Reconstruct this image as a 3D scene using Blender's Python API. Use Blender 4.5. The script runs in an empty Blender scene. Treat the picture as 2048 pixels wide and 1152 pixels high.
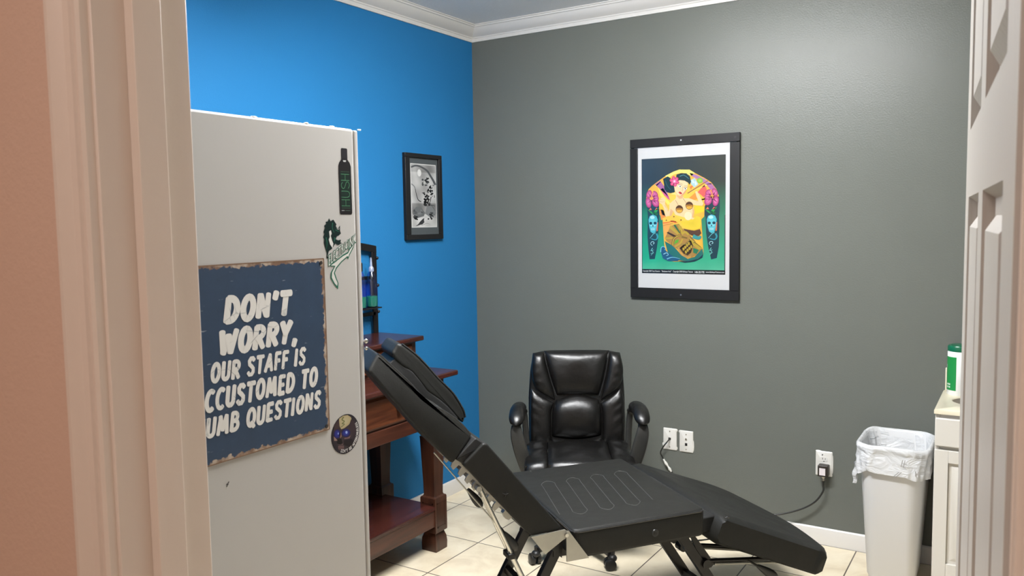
import bpy, bmesh, math, random
from mathutils import Vector, Matrix
random.seed(7)
SC = bpy.context.scene
COL = SC.collection
PI = math.pi

# ------------------------------------------------------------------ camera
cam_d = bpy.data.cameras.new('camera'); cam = bpy.data.objects.new('camera', cam_d); COL.objects.link(cam)
CAM = Vector((2.7956, -4.0322, 1.5689))
_r = Vector((0.84638881, 0.5323237, -0.01604544)); _u = Vector((-0.02862075, 0.0755504, 0.99673115)); _f = Vector((-0.53179586, 0.84316286, -0.07918052))
M4 = Matrix((( _r.x, _u.x, -_f.x, CAM.x), (_r.y, _u.y, -_f.y, CAM.y), (_r.z, _u.z, -_f.z, CAM.z), (0, 0, 0, 1)))
cam.matrix_world = M4
cam_d.sensor_width = 36.0; cam_d.lens = 36.0 * 1632.0 / 2048.0
cam_d.clip_start = 0.02; cam_d.clip_end = 60
cam_d.dof.use_dof = True; cam_d.dof.focus_distance = 3.9; cam_d.dof.aperture_fstop = 13.0
SC.camera = cam

# ------------------------------------------------------------------ colour management, world, lights
SC.view_settings.view_transform = 'Standard'; SC.view_settings.look = 'None'
SC.view_settings.gamma = 1.0; SC.view_settings.exposure = 0.0; SC.view_settings.use_curve_mapping = False
W = bpy.data.worlds.new('world'); SC.world = W; W.use_nodes = True
W.node_tree.nodes['Background'].inputs[0].default_value = (0.8, 0.85, 1, 1)
W.node_tree.nodes['Background'].inputs[1].default_value = 0.1

def area(name, loc, sx, sy, power, color, rot=(0, 0, 0)):
    l = bpy.data.lights.new(name, 'AREA'); l.shape = 'RECTANGLE'; l.size = sx; l.size_y = sy
    l.energy = power; l.color = color
    o = bpy.data.objects.new(name, l); o.location = loc; o.rotation_euler = rot; COL.objects.link(o); return o
LAMP_L = 126.0                              # radiance of the room's ceiling lamp (built further down)
HALL_P = 19.0
area('hall_panel_lamp', (2.35, -4.75, 2.66), 0.5, 0.9, HALL_P, (1.0, 0.87, 0.83))

# ------------------------------------------------------------------ colour + material helpers
def s2l(c):
    c = c / 255.0
    return c / 12.92 if c <= 0.04045 else ((c + 0.055) / 1.055) ** 2.4
def rgb(r, g, b): return (s2l(r), s2l(g), s2l(b), 1.0)

def nn(nt, t, **kw):
    n = nt.nodes.new(t)
    for k, v in kw.items():
        if k.startswith('i_'): n.inputs[k[2:].replace('_', ' ')].default_value = v
        else: setattr(n, k, v)
    return n
def base_mat(name):
    m = bpy.data.materials.new(name); m.use_nodes = True
    nt = m.node_tree; b = nt.nodes['Principled BSDF']
    return m, nt, b
def coords(nt, scale=(1, 1, 1), kind='Object'):
    tc = nn(nt, 'ShaderNodeTexCoord'); mp = nn(nt, 'ShaderNodeMapping'); mp.inputs['Scale'].default_value = scale
    nt.links.new(tc.outputs[kind], mp.inputs[0]); return mp.outputs[0]
def mat(name, col, rough=0.5, metal=0.0, spec=0.5, bump=0.0, bscale=60, bstretch=(1, 1, 1), var=0.0, vscale=6, coat=0.0, rvar=0.0, detail=4):
    m, nt, b = base_mat(name); L = nt.links.new
    b.inputs['Roughness'].default_value = rough; b.inputs['Metallic'].default_value = metal
    b.inputs['Specular IOR Level'].default_value = spec; b.inputs['Base Color'].default_value = col
    if coat: b.inputs['Coat Weight'].default_value = coat; b.inputs['Coat Roughness'].default_value = 0.15
    if var:
        v = coords(nt, (vscale,) * 3)
        n = nn(nt, 'ShaderNodeTexNoise'); n.inputs['Scale'].default_value = 1.0; n.inputs['Detail'].default_value = 4; L(v, n.inputs['Vector'])
        mx = nn(nt, 'ShaderNodeMixRGB'); mx.inputs[1].default_value = tuple(c * (1 - var) for c in col[:3]) + (1,)
        mx.inputs[2].default_value = tuple(min(1, c * (1 + var)) for c in col[:3]) + (1,)
        L(n.outputs[0], mx.inputs[0]); L(mx.outputs[0], b.inputs['Base Color'])
        if rvar:
            mr = nn(nt, 'ShaderNodeMapRange'); mr.inputs[3].default_value = rough - rvar; mr.inputs[4].default_value = rough + rvar
            L(n.outputs[0], mr.inputs[0]); L(mr.outputs[0], b.inputs['Roughness'])
    if bump:
        v = coords(nt, tuple(bscale * s for s in bstretch))
        n = nn(nt, 'ShaderNodeTexNoise'); n.inputs['Scale'].default_value = 1.0; n.inputs['Detail'].default_value = detail; L(v, n.inputs['Vector'])
        bp = nn(nt, 'ShaderNodeBump'); bp.inputs['Strength'].default_value = bump; bp.inputs['Distance'].default_value = 0.01
        L(n.outputs[0], bp.inputs['Height']); L(bp.outputs[0], b.inputs['Normal'])
    return m

def wood_mat(name, c1, c2, axis, rough=0.32):
    m, nt, b = base_mat(name); L = nt.links.new
    sc = {'x': (2.2, 34, 34), 'y': (34, 2.2, 34), 'z': (34, 34, 2.2)}[axis]
    v = coords(nt, sc)
    n = nn(nt, 'ShaderNodeTexNoise'); n.inputs['Scale'].default_value = 1.0; n.inputs['Detail'].default_value = 6; n.inputs['Distortion'].default_value = 0.6
    L(v, n.inputs['Vector'])
    r = nn(nt, 'ShaderNodeValToRGB'); r.color_ramp.elements[0].position = 0.3; r.color_ramp.elements[0].color = c1
    r.color_ramp.elements[1].position = 0.72; r.color_ramp.elements[1].color = c2
    L(n.outputs[0], r.inputs[0]); L(r.outputs[0], b.inputs['Base Color'])
    b.inputs['Roughness'].default_value = rough
    bp = nn(nt, 'ShaderNodeBump'); bp.inputs['Strength'].default_value = 0.08; bp.inputs['Distance'].default_value = 0.01
    L(n.outputs[0], bp.inputs['Height']); L(bp.outputs[0], b.inputs['Normal'])
    return m

def leather_mat(name, col, rough=0.3, grain=0.12, fold=0.0, spec=0.5):
    m, nt, b = base_mat(name); L = nt.links.new
    b.inputs['Base Color'].default_value = col; b.inputs['Roughness'].default_value = rough; b.inputs['Specular IOR Level'].default_value = spec
    v = coords(nt, (1, 1, 1))
    n = nn(nt, 'ShaderNodeTexVoronoi'); n.inputs['Scale'].default_value = 420; L(v, n.inputs['Vector'])
    n2 = nn(nt, 'ShaderNodeTexNoise'); n2.inputs['Scale'].default_value = 14; n2.inputs['Detail'].default_value = 3; L(v, n2.inputs['Vector'])
    bp = nn(nt, 'ShaderNodeBump'); bp.inputs['Strength'].default_value = grain; bp.inputs['Distance'].default_value = 0.002
    L(n.outputs['Distance'], bp.inputs['Height'])
    bp2 = nn(nt, 'ShaderNodeBump'); bp2.inputs['Strength'].default_value = 0.25 + fold; bp2.inputs['Distance'].default_value = 0.008
    L(n2.outputs[0], bp2.inputs['Height']); L(bp.outputs[0], bp2.inputs['Normal']); L(bp2.outputs[0], b.inputs['Normal'])
    mr = nn(nt, 'ShaderNodeMapRange'); mr.inputs[3].default_value = rough - 0.06; mr.inputs[4].default_value = rough + 0.1
    L(n2.outputs[0], mr.inputs[0]); L(mr.outputs[0], b.inputs['Roughness'])
    return m

def tile_mat():
    m, nt, b = base_mat('beige_floor_tile'); L = nt.links.new
    g = nn(nt, 'ShaderNodeNewGeometry'); sx = nn(nt, 'ShaderNodeSeparateXYZ'); L(g.outputs['Position'], sx.inputs[0])
    T = 0.4025
    def mth(op, a, bv=None, c=None):
        n = nn(nt, 'ShaderNodeMath', operation=op)
        for i, q in enumerate((a, bv, c)):
            if q is None: continue
            if isinstance(q, (int, float)): n.inputs[i].default_value = q
            else: L(q, n.inputs[i])
        return n.outputs[0]
    ds, ids = [], []
    for ax, off in (('X', 0.5485), ('Y', -0.8201)):
        t = mth('DIVIDE', mth('SUBTRACT', sx.outputs[ax], off), T)
        fr = mth('FRACT', t); ids.append(mth('FLOOR', t))
        ds.append(mth('MINIMUM', fr, mth('SUBTRACT', 1.0, fr)))
    d = mth('MULTIPLY', mth('MINIMUM', ds[0], ds[1]), T)
    mr = nn(nt, 'ShaderNodeMapRange'); mr.inputs[1].default_value = 0.0019; mr.inputs[2].default_value = 0.0034; L(d, mr.inputs[0])
    cb = nn(nt, 'ShaderNodeCombineXYZ'); L(ids[0], cb.inputs[0]); L(ids[1], cb.inputs[1])
    wn = nn(nt, 'ShaderNodeTexWhiteNoise'); wn.noise_dimensions = '3D'; L(cb.outputs[0], wn.inputs['Vector'])
    vo = nn(nt, 'ShaderNodeVectorMath', operation='ADD'); L(g.outputs['Position'], vo.inputs[0])
    vs = nn(nt, 'ShaderNodeVectorMath', operation='SCALE'); L(wn.outputs['Color'], vs.inputs[0]); vs.inputs['Scale'].default_value = 9.0; L(vs.outputs[0], vo.inputs[1])
    n1 = nn(nt, 'ShaderNodeTexNoise'); n1.inputs['Scale'].default_value = 7; n1.inputs['Detail'].default_value = 7; n1.inputs['Roughness'].default_value = 0.6; n1.inputs['Distortion'].default_value = 0.5
    L(vo.outputs[0], n1.inputs['Vector'])
    rp = nn(nt, 'ShaderNodeValToRGB'); e = rp.color_ramp.elements
    e[0].position = 0.25; e[0].color = rgb(206, 190, 162); e[1].position = 0.75; e[1].color = rgb(235, 224, 199)
    x = rp.color_ramp.elements.new(0.5); x.color = rgb(225, 212, 185)
    L(n1.outputs[0], rp.inputs[0])
    hv = nn(nt, 'ShaderNodeHueSaturation'); L(rp.outputs[0], hv.inputs['Color'])
    mr2 = nn(nt, 'ShaderNodeMapRange'); mr2.inputs[3].default_value = 0.93; mr2.inputs[4].default_value = 1.05; L(wn.outputs['Value'], mr2.inputs[0]); L(mr2.outputs[0], hv.inputs['Value'])
    mx = nn(nt, 'ShaderNodeMixRGB'); mx.inputs[1].default_value = rgb(88, 78, 68); L(mr.outputs[0], mx.inputs[0]); L(hv.outputs[0], mx.inputs[2])
    L(mx.outputs[0], b.inputs['Base Color'])
    b.inputs['Roughness'].default_value = 0.42
    bp = nn(nt, 'ShaderNodeBump'); bp.inputs['Strength'].default_value = 0.6; bp.inputs['Distance'].default_value = 0.002
    L(mr.outputs[0], bp.inputs['Height']); L(bp.outputs[0], b.inputs['Normal'])
    return m

def sign_mat():
    m, nt, b = base_mat('worn_navy_tin'); L = nt.links.new
    tc = nn(nt, 'ShaderNodeTexCoord'); g = tc.outputs['Object']
    n = nn(nt, 'ShaderNodeTexNoise'); n.inputs['Scale'].default_value = 22; n.inputs['Detail'].default_value = 8; n.inputs['Roughness'].default_value = 0.7; L(g, n.inputs['Vector'])
    rp = nn(nt, 'ShaderNodeValToRGB'); rp.color_ramp.elements[0].color = rgb(26, 42, 63); rp.color_ramp.elements[1].color = rgb(42, 64, 90)
    L(n.outputs[0], rp.inputs[0])
    # horizontal scuffs
    mp = nn(nt, 'ShaderNodeMapping'); mp.inputs['Scale'].default_value = (40, 26, 120); L(g, mp.inputs[0])
    n2 = nn(nt, 'ShaderNodeTexNoise'); n2.inputs['Scale'].default_value = 1; n2.inputs['Detail'].default_value = 5; L(mp.outputs[0], n2.inputs['Vector'])
    r2 = nn(nt, 'ShaderNodeValToRGB'); r2.color_ramp.elements[0].position = 0.69; r2.color_ramp.elements[1].position = 0.74
    r2.color_ramp.elements[0].color = (0, 0, 0, 1); r2.color_ramp.elements[1].color = (0.7, 0.7, 0.7, 1); L(n2.outputs[0], r2.inputs[0])
    mx = nn(nt, 'ShaderNodeMixRGB'); mx.inputs[2].default_value = rgb(150, 155, 160); L(r2.outputs[0], mx.inputs[0]); L(rp.outputs[0], mx.inputs[1])
    # rusty worn rim : distance from the rectangle edge, in object space (y half width, z half height)
    sp = nn(nt, 'ShaderNodeSeparateXYZ'); L(g, sp.inputs[0])
    def mth(op, a, bb):
        q = nn(nt, 'ShaderNodeMath', operation=op)
        for i, v in enumerate((a, bb)):
            if isinstance(v, (int, float)): q.inputs[i].default_value = v
            else: L(v, q.inputs[i])
        return q.outputs[0]
    dy = mth('SUBTRACT', 0.189, mth('ABSOLUTE', sp.outputs['Y'], 0)); dz = mth('SUBTRACT', 0.196, mth('ABSOLUTE', sp.outputs['Z'], 0))
    dd = mth('MINIMUM', dy, dz)
    n3 = nn(nt, 'ShaderNodeTexNoise'); n3.inputs['Scale'].default_value = 75; n3.inputs['Detail'].default_value = 5; L(g, n3.inputs['Vector'])
    dd2 = mth('SUBTRACT', dd, mth('MULTIPLY', mth('SUBTRACT', n3.outputs[0], 0.42), 0.028))
    r3 = nn(nt, 'ShaderNodeMapRange'); r3.inputs[1].default_value = 0.0035; r3.inputs[2].default_value = 0.0055; L(dd2, r3.inputs[0])
    n4 = nn(nt, 'ShaderNodeTexNoise'); n4.inputs['Scale'].default_value = 40; L(g, n4.inputs['Vector'])
    r4 = nn(nt, 'ShaderNodeValToRGB'); r4.color_ramp.elements[0].position = 0.4; r4.color_ramp.elements[1].position = 0.6
    r4.color_ramp.elements[0].color = rgb(112, 84, 66); r4.color_ramp.elements[1].color = rgb(168, 152, 136); L(n4.outputs[0], r4.inputs[0])
    mx2 = nn(nt, 'ShaderNodeMixRGB'); L(r3.outputs[0], mx2.inputs[0]); L(r4.outputs[0], mx2.inputs[1]); L(mx.outputs[0], mx2.inputs[2])
    L(mx2.outputs[0], b.inputs['Base Color']); b.inputs['Roughness'].default_value = 0.5
    return m

def sign_letter_mat():
    m, nt, b = base_mat('worn_white_lettering'); L = nt.links.new
    g = coords(nt, (1, 1, 1))
    n = nn(nt, 'ShaderNodeTexVoronoi', feature='DISTANCE_TO_EDGE'); n.inputs['Scale'].default_value = 34; L(g, n.inputs['Vector'])
    ns = nn(nt, 'ShaderNodeTexNoise'); ns.inputs['Scale'].default_value = 26; ns.inputs['Detail'].default_value = 6; L(g, ns.inputs['Vector'])
    r = nn(nt, 'ShaderNodeMapRange'); r.inputs[1].default_value = 0.004; r.inputs[2].default_value = 0.03; L(n.outputs['Distance'], r.inputs[0])
    r2 = nn(nt, 'ShaderNodeMapRange'); r2.inputs[1].default_value = 0.36; r2.inputs[2].default_value = 0.5; L(ns.outputs[0], r2.inputs[0])
    mm = nn(nt, 'ShaderNodeMath', operation='MAXIMUM'); L(r.outputs[0], mm.inputs[0]); L(r2.outputs[0], mm.inputs[1])
    mx = nn(nt, 'ShaderNodeMixRGB'); mx.inputs[1].default_value = rgb(150, 152, 152); mx.inputs[2].default_value = rgb(206, 203, 198); L(mm.outputs[0], mx.inputs[0])
    L(mx.outputs[0], b.inputs['Base Color']); b.inputs['Roughness'].default_value = 0.55
    return m

def print_mat(name, rough=0.45, tone=0.74):
    m, nt, b = base_mat(name)
    a = nn(nt, 'ShaderNodeAttribute', attribute_name='ink'); hv = nn(nt, 'ShaderNodeHueSaturation'); hv.inputs['Value'].default_value = tone; nt.links.new(a.outputs['Color'], hv.inputs['Color']); nt.links.new(hv.outputs[0], b.inputs['Base Color'])
    b.inputs['Roughness'].default_value = rough; b.inputs['Specular IOR Level'].default_value = 0.3
    return m

def ink_wash_mat():
    m, nt, b = base_mat('ink_wash_paper'); L = nt.links.new
    g = coords(nt, (1, 1, 1))
    n = nn(nt, 'ShaderNodeTexNoise'); n.inputs['Scale'].default_value = 13; n.inputs['Detail'].default_value = 7; n.inputs['Distortion'].default_value = 1.2; L(g, n.inputs['Vector'])
    r = nn(nt, 'ShaderNodeValToRGB'); e = r.color_ramp.elements
    e[0].position = 0.30; e[0].color = rgb(92, 94, 96); e[1].position = 0.62; e[1].color = rgb(214, 213, 208)
    L(n.outputs[0], r.inputs[0]); L(r.outputs[0], b.inputs['Base Color']); b.inputs['Roughness'].default_value = 0.6
    return m

def pane_mat(name, refl=0.06, tint=(1, 1, 1, 1)):
    m = bpy.data.materials.new(name); m.use_nodes = True; nt = m.node_tree
    for n in list(nt.nodes): nt.nodes.remove(n)
    o = nn(nt, 'ShaderNodeOutputMaterial'); t = nn(nt, 'ShaderNodeBsdfTransparent'); t.inputs[0].default_value = tint
    g = nn(nt, 'ShaderNodeBsdfGlossy'); g.inputs['Roughness'].default_value = 0.04
    mx = nn(nt, 'ShaderNodeMixShader'); mx.inputs[0].default_value = refl
    nt.links.new(t.outputs[0], mx.inputs[1]); nt.links.new(g.outputs[0], mx.inputs[2]); nt.links.new(mx.outputs[0], o.inputs[0])
    return m

def bag_mat():
    m = bpy.data.materials.new('white_bin_liner_film'); m.use_nodes = True; nt = m.node_tree; b = nt.nodes['Principled BSDF']
    b.inputs['Base Color'].default_value = rgb(222, 223, 224); b.inputs['Roughness'].default_value = 0.25
    tr = nn(nt, 'ShaderNodeBsdfTranslucent'); tr.inputs[0].default_value = rgb(240, 240, 238)
    mx = nn(nt, 'ShaderNodeMixShader'); mx.inputs[0].default_value = 0.18
    o = nt.nodes['Material Output']; nt.links.new(b.outputs[0], mx.inputs[1]); nt.links.new(tr.outputs[0], mx.inputs[2]); nt.links.new(mx.outputs[0], o.inputs[0])
    g = coords(nt, (11, 11, 22)); n = nn(nt, 'ShaderNodeTexNoise'); n.inputs['Scale'].default_value = 1; n.inputs['Distortion'].default_value = 2.2; n.inputs['Detail'].default_value = 2; nt.links.new(g, n.inputs['Vector'])
    bp = nn(nt, 'ShaderNodeBump'); bp.inputs['Strength'].default_value = 0.45; bp.inputs['Distance'].default_value = 0.02
    nt.links.new(n.outputs[0], bp.inputs['Height']); nt.links.new(bp.outputs[0], b.inputs['Normal'])
    return m

def emit_mat(name, col, s):
    m, nt, b = base_mat(name); b.inputs['Emission Color'].default_value = col; b.inputs['Emission Strength'].default_value = s
    b.inputs['Base Color'].default_value = (0.8, 0.8, 0.8, 1); return m

M = dict(
    blue=mat('blue_wall_paint', rgb(38, 111, 163), 0.6, spec=0.12, bump=0.12, bscale=160),
    gray=mat('slate_gray_wall_paint', rgb(101, 104, 98), 0.33, spec=0.25, bump=0.10, bscale=150, var=0.03, vscale=5, rvar=0.03),
    ceil=mat('white_textured_ceiling_paint', rgb(246, 246, 246), 0.8, bump=0.4, bscale=70),
    tan=mat('tan_hall_paint', rgb(206, 178, 160), 0.6, bump=0.1, bscale=120),
    trim=mat('white_trim_paint', rgb(211, 208, 203), 0.35, bump=0.03, bscale=40),
    casing=mat('offwhite_door_trim_paint', rgb(214, 202, 190), 0.38, bump=0.03, bscale=40),
    door=mat('white_door_paint', rgb(170, 163, 155), 0.34, bump=0.10, bscale=26, bstretch=(6, 6, 0.8), detail=5),
    tile=tile_mat(),
    locker=mat('white_enamel', rgb(172, 169, 165), 0.38, bump=0.02, bscale=20, var=0.015, vscale=4),
    lockdark=mat('gray_door_gasket', rgb(128, 122, 116), 0.5),
    chip=mat('chipped_white', rgb(240, 240, 240), 0.5),
    sign=sign_mat(), sletter=sign_letter_mat(), rust=mat('rusty_steel', rgb(112, 84, 62), 0.6, var=0.3, vscale=90),
    dot=mat('dark_rivet', rgb(38, 32, 30), 0.5),
    ink=print_mat('printed_ink'), vinyl=print_mat('printed_sticker_vinyl', 0.35, 0.8),
    inkwash=ink_wash_mat(),
    frame=mat('black_frame_lacquer', rgb(27, 27, 28), 0.42, spec=0.25), matb=mat('charcoal_mat_board', rgb(66, 72, 74), 0.8),
    paper=mat('white_poster_paper', rgb(190, 190, 190), 0.6), screw=mat('bright_screw', rgb(210, 210, 210), 0.3, 1.0),
    pane=pane_mat('clear_pane', 0.035),
    wx=wood_mat('mahogany_grain_x', rgb(46, 22, 16), rgb(84, 46, 31), 'x'),
    wy=wood_mat('mahogany_grain_y', rgb(46, 22, 16), rgb(84, 46, 31), 'y'),
    wtop=wood_mat('mahogany_top', rgb(46, 22, 18), rgb(74, 36, 29), 'y', 0.22),
    wz=wood_mat('mahogany_grain_z', rgb(40, 21, 14), rgb(72, 41, 27), 'z'),
    wdr=wood_mat('mahogany_drawer', rgb(62, 30, 18), rgb(104, 58, 34), 'y', 0.3),
    iron=mat('black_wrought_iron', rgb(22, 20, 22), 0.45, 0.3, bump=0.1, bscale=80),
    brass=mat('aged_brass', rgb(120, 92, 56), 0.35, 1.0),
    blueglass=pane_mat('blue_bottle_plastic', 0.12, (0.50, 0.60, 0.93, 1)),
    bluecap=mat('blue_cap_plastic', rgb(60, 90, 190), 0.3), liquid=mat('green_soap', rgb(60, 170, 96), 0.2),
    silver=mat('silver_nozzle', rgb(190, 200, 225), 0.25, 0.6),
    leather=leather_mat('black_glossy_leather', rgb(14, 13, 12), 0.33, 0.08, 0.12),
    vinylb=leather_mat('black_matte_vinyl', rgb(31, 31, 29), 0.46, 0.12, 0.0, 0.2),
    vinyld=leather_mat('black_underside_vinyl', rgb(12, 12, 12), 0.6, 0.1),
    piping=leather_mat('black_piping', rgb(40, 40, 40), 0.16, 0.02),
    stitch=mat('gray_stitching', rgb(62, 62, 60), 0.45),
    plast=mat('black_plastic', rgb(30, 30, 29), 0.42), plastg=mat('dark_gray_plastic', rgb(46, 46, 44), 0.4),
    steel=mat('galvanized_steel', rgb(168, 166, 158), 0.4, 0.8, var=0.1, vscale=30), chrome=mat('chrome', rgb(200, 198, 192), 0.16, 1.0),
    blkmet=mat('black_painted_steel', rgb(26, 24, 23), 0.35, 0.3),
    plate=mat('white_outlet_plastic', rgb(216, 214, 208), 0.35), hole=mat('dark_socket', rgb(22, 20, 20), 0.6),
    cord=mat('black_rubber_cord', rgb(34, 33, 30), 0.45), adapter=mat('adapter_plastic', rgb(44, 38, 34), 0.4),
    lab=mat('white_paper_label', rgb(220, 212, 214), 0.6),
    can=mat('white_bin_plastic', rgb(216, 216, 216), 0.32, var=0.01), bag=bag_mat(), tie=mat('gray_printed_line', rgb(150, 148, 146), 0.5),
    cab=mat('white_cabinet_paint', rgb(204, 200, 192), 0.38), counter=mat('cream_cultured_marble', rgb(216, 208, 184), 0.25, var=0.05, vscale=9),
    bowl=mat('gray_sink_bowl', rgb(168, 160, 148), 0.25),
    wipes=mat('white_canister_plastic', rgb(236, 236, 232), 0.35), green=mat('green_canister_label', rgb(30, 134, 66), 0.4, var=0.06, vscale=60),
    dgreen=mat('dark_green_lid', rgb(10, 92, 62), 0.3), wtext=mat('white_print', rgb(225, 232, 225), 0.5),
    fixture=mat('white_fixture_metal', rgb(225, 225, 225), 0.4), diff=emit_mat('lit_diffuser', (1.0, 0.955, 0.88, 1), 3.0),
    handle=mat('satin_nickel', rgb(176, 172, 164), 0.3, 1.0),
)

# ------------------------------------------------------------------ mesh helpers
class MB:
    """collects vertices and faces; build() links them as ONE mesh object"""
    def __init__(s): s.v = []; s.f = []; s.c = None
    def add(s, vs, fs):
        o = len(s.v); s.v += [tuple(p) for p in vs]; s.f += [tuple(i + o for i in f) for f in fs]; return s
    def box(s, x0, x1, y0, y1, z0, z1):
        vs = [(x, y, z) for z in (z0, z1) for y in (y0, y1) for x in (x0, x1)]
        return s.add(vs, [(0, 2, 3, 1), (4, 5, 7, 6), (0, 1, 5, 4), (2, 6, 7, 3), (0, 4, 6, 2), (1, 3, 7, 5)])
    def obox(s, p, q, w, h, up=(0, 0, 1)):
        """bar of rectangular section from p to q"""
        p = Vector(p); q = Vector(q); d = (q - p).normalized(); up = Vector(up)
        a = d.cross(up)
        if a.length < 1e-4: a = d.cross(Vector((0, 1, 0)))
        a.normalize(); b = a.cross(d)
        vs = []
        for c in (p, q):
            for i, j in ((-1, -1), (1, -1), (1, 1), (-1, 1)): vs.append(c + a * w / 2 * i + b * h / 2 * j)
        return s.add(vs, [(0, 1, 2, 3), (7, 6, 5, 4), (0, 4, 5, 1), (1, 5, 6, 2), (2, 6, 7, 3), (3, 7, 4, 0)])
    def loft(s, rings, cap0=True, cap1=True, close=True):
        n = len(rings[0]); o = len(s.v)
        for r in rings: s.v += [tuple(p) for p in r]
        for k in range(len(rings) - 1):
            for i in range(n if close else n - 1):
                j = (i + 1) % n
                s.f.append((o + k * n + i, o + k * n + j, o + (k + 1) * n + j, o + (k + 1) * n + i))
        if cap0: s.f.append(tuple(o + i for i in reversed(range(n))))
        if cap1: s.f.append(tuple(o + (len(rings) - 1) * n + i for i in range(n)))
        return s
    def tube(s, pts, r, n=10, caps=True):
        pts = [Vector(p) for p in pts]; rr = r if isinstance(r, (list, tuple)) else [r] * len(pts)
        rings = []; pa = None
        for i, p in enumerate(pts):
            d = (pts[min(i + 1, len(pts) - 1)] - pts[max(i - 1, 0)]).normalized()
            if pa is None:
                a = d.cross(Vector((0, 0, 1)))
                if a.length < 1e-3: a = d.cross(Vector((0, 1, 0)))
            else: a = pa - d * pa.dot(d)
            a.normalize(); pa = a; b = d.cross(a)
            rings.append([p + (a * math.cos(2 * PI * k / n) + b * math.sin(2 * PI * k / n)) * rr[i] for k in range(n)])
        return s.loft(rings, caps, caps)
    def lathe(s, prof, c=(0, 0, 0), n=32, cap0=True, cap1=True):
        return s.loft([[(c[0] + r * math.cos(2 * PI * k / n), c[1] + r * math.sin(2 * PI * k / n), c[2] + z) for k in range(n)] for r, z in prof], cap0, cap1)
    def prism(s, poly, f0, f1):
        """poly of 2-D points, f0/f1 map a point to the two end faces"""
        n = len(poly); o = len(s.v)
        s.v += [tuple(f0(*p)) for p in poly] + [tuple(f1(*p)) for p in poly]
        s.f.append(tuple(o + i for i in reversed(range(n)))); s.f.append(tuple(o + n + i for i in range(n)))
        for i in range(n):
            j = (i + 1) % n; s.f.append((o + i, o + j, o + n + j, o + n + i))
        return s
    def grid(s, fn, nu, nv):
        o = len(s.v)
        for i in range(nu + 1):
            for j in range(nv + 1): s.v.append(tuple(fn(i / nu, j / nv)))
        for i in range(nu):
            for j in range(nv):
                a = o + i * (nv + 1) + j; s.f.append((a, a + nv + 1, a + nv + 2, a + 1))
        return s
    def ball(s, c, r, n=12, sc=(1, 1, 1)):
        rings = [[(c[0] + sc[0] * r * math.sin(t) * math.cos(2 * PI * k / n), c[1] + sc[1] * r * math.sin(t) * math.sin(2 * PI * k / n), c[2] - sc[2] * r * math.cos(t)) for k in range(n)]
                 for t in [PI * (0.03 + 0.94 * i / 8) for i in range(9)]]
        return s.loft(rings)
    def xf(s, fn): s.v = [tuple(fn(*p)) for p in s.v]; return s
    def build(s, name, m, parent=None, bevel=0.0, seg=2, smooth=True, angle=35, sub=0, solid=0.0, recalc=True, off=None, orig=None):
        me = bpy.data.meshes.new(name); vs = s.v
        if off is not None: vs = [(x - off[0], y - off[1], z - off[2]) for x, y, z in vs]
        if orig is not None: vs = [(x - orig[0], y - orig[1], z - orig[2]) for x, y, z in vs]
        me.from_pydata(vs, [], s.f); me.update()
        if recalc:
            bm = bmesh.new(); bm.from_mesh(me); bmesh.ops.recalc_face_normals(bm, faces=bm.faces); bm.to_mesh(me); bm.free()
        me.materials.append(m)
        if smooth:
            for p in me.polygons: p.use_smooth = True
            me.set_sharp_from_angle(angle=math.radians(angle))
        o = bpy.data.objects.new(name, me); COL.objects.link(o)
        if parent: o.parent = parent
        if orig is not None: o.location = orig
        if solid: md = o.modifiers.new('solid', 'SOLIDIFY'); md.thickness = solid; md.offset = 0
        if bevel:
            md = o.modifiers.new('bevel', 'BEVEL'); md.width = bevel; md.segments = seg; md.limit_method = 'ANGLE'; md.angle_limit = math.radians(40)
            md.harden_normals = False
        if sub: md = o.modifiers.new('sub', 'SUBSURF'); md.levels = sub; md.render_levels = sub
        return o

def rr(cx, cy, hx, hy, r, z, n=6):
    pts = []
    for (sx, sy, a0) in ((1, 1, 0), (-1, 1, 90), (-1, -1, 180), (1, -1, 270)):
        for k in range(n + 1):
            a = math.radians(a0 + 90 * k / n)
            pts.append((cx + sx * (hx - r) + r * math.cos(a), cy + sy * (hy - r) + r * math.sin(a), z))
    return pts
def smooth_path(P, k=8):
    P = [Vector(p) for p in P]; out = []
    for i in range(len(P) - 1):
        a = P[max(i - 1, 0)]; b = P[i]; c = P[i + 1]; d = P[min(i + 2, len(P) - 1)]
        for j in range(k):
            t = j / k
            out.append(0.5 * ((2 * b) + (c - a) * t + (2 * a - 5 * b + 4 * c - d) * t * t + (3 * b - a - 3 * c + d) * t ** 3))
    out.append(P[-1]); return out

def tag(o, label, cat, group=None):
    o['label'] = label; o['category'] = cat
    if group: o['group'] = group
    return o
def thing(name, label, cat, loc=(0, 0, 0), rotz=0.0, group=None):
    o = bpy.data.objects.new(name, None); o.empty_display_size = 0.05; COL.objects.link(o); o.location = loc; o.rotation_euler = (0, 0, rotz)
    return tag(o, label, cat, group)
def struct(name, mb, m, label=None, **kw):
    o = mb.build(name, m, **kw); o['kind'] = 'structure'
    if label: o['label'] = label
    return o

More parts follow.
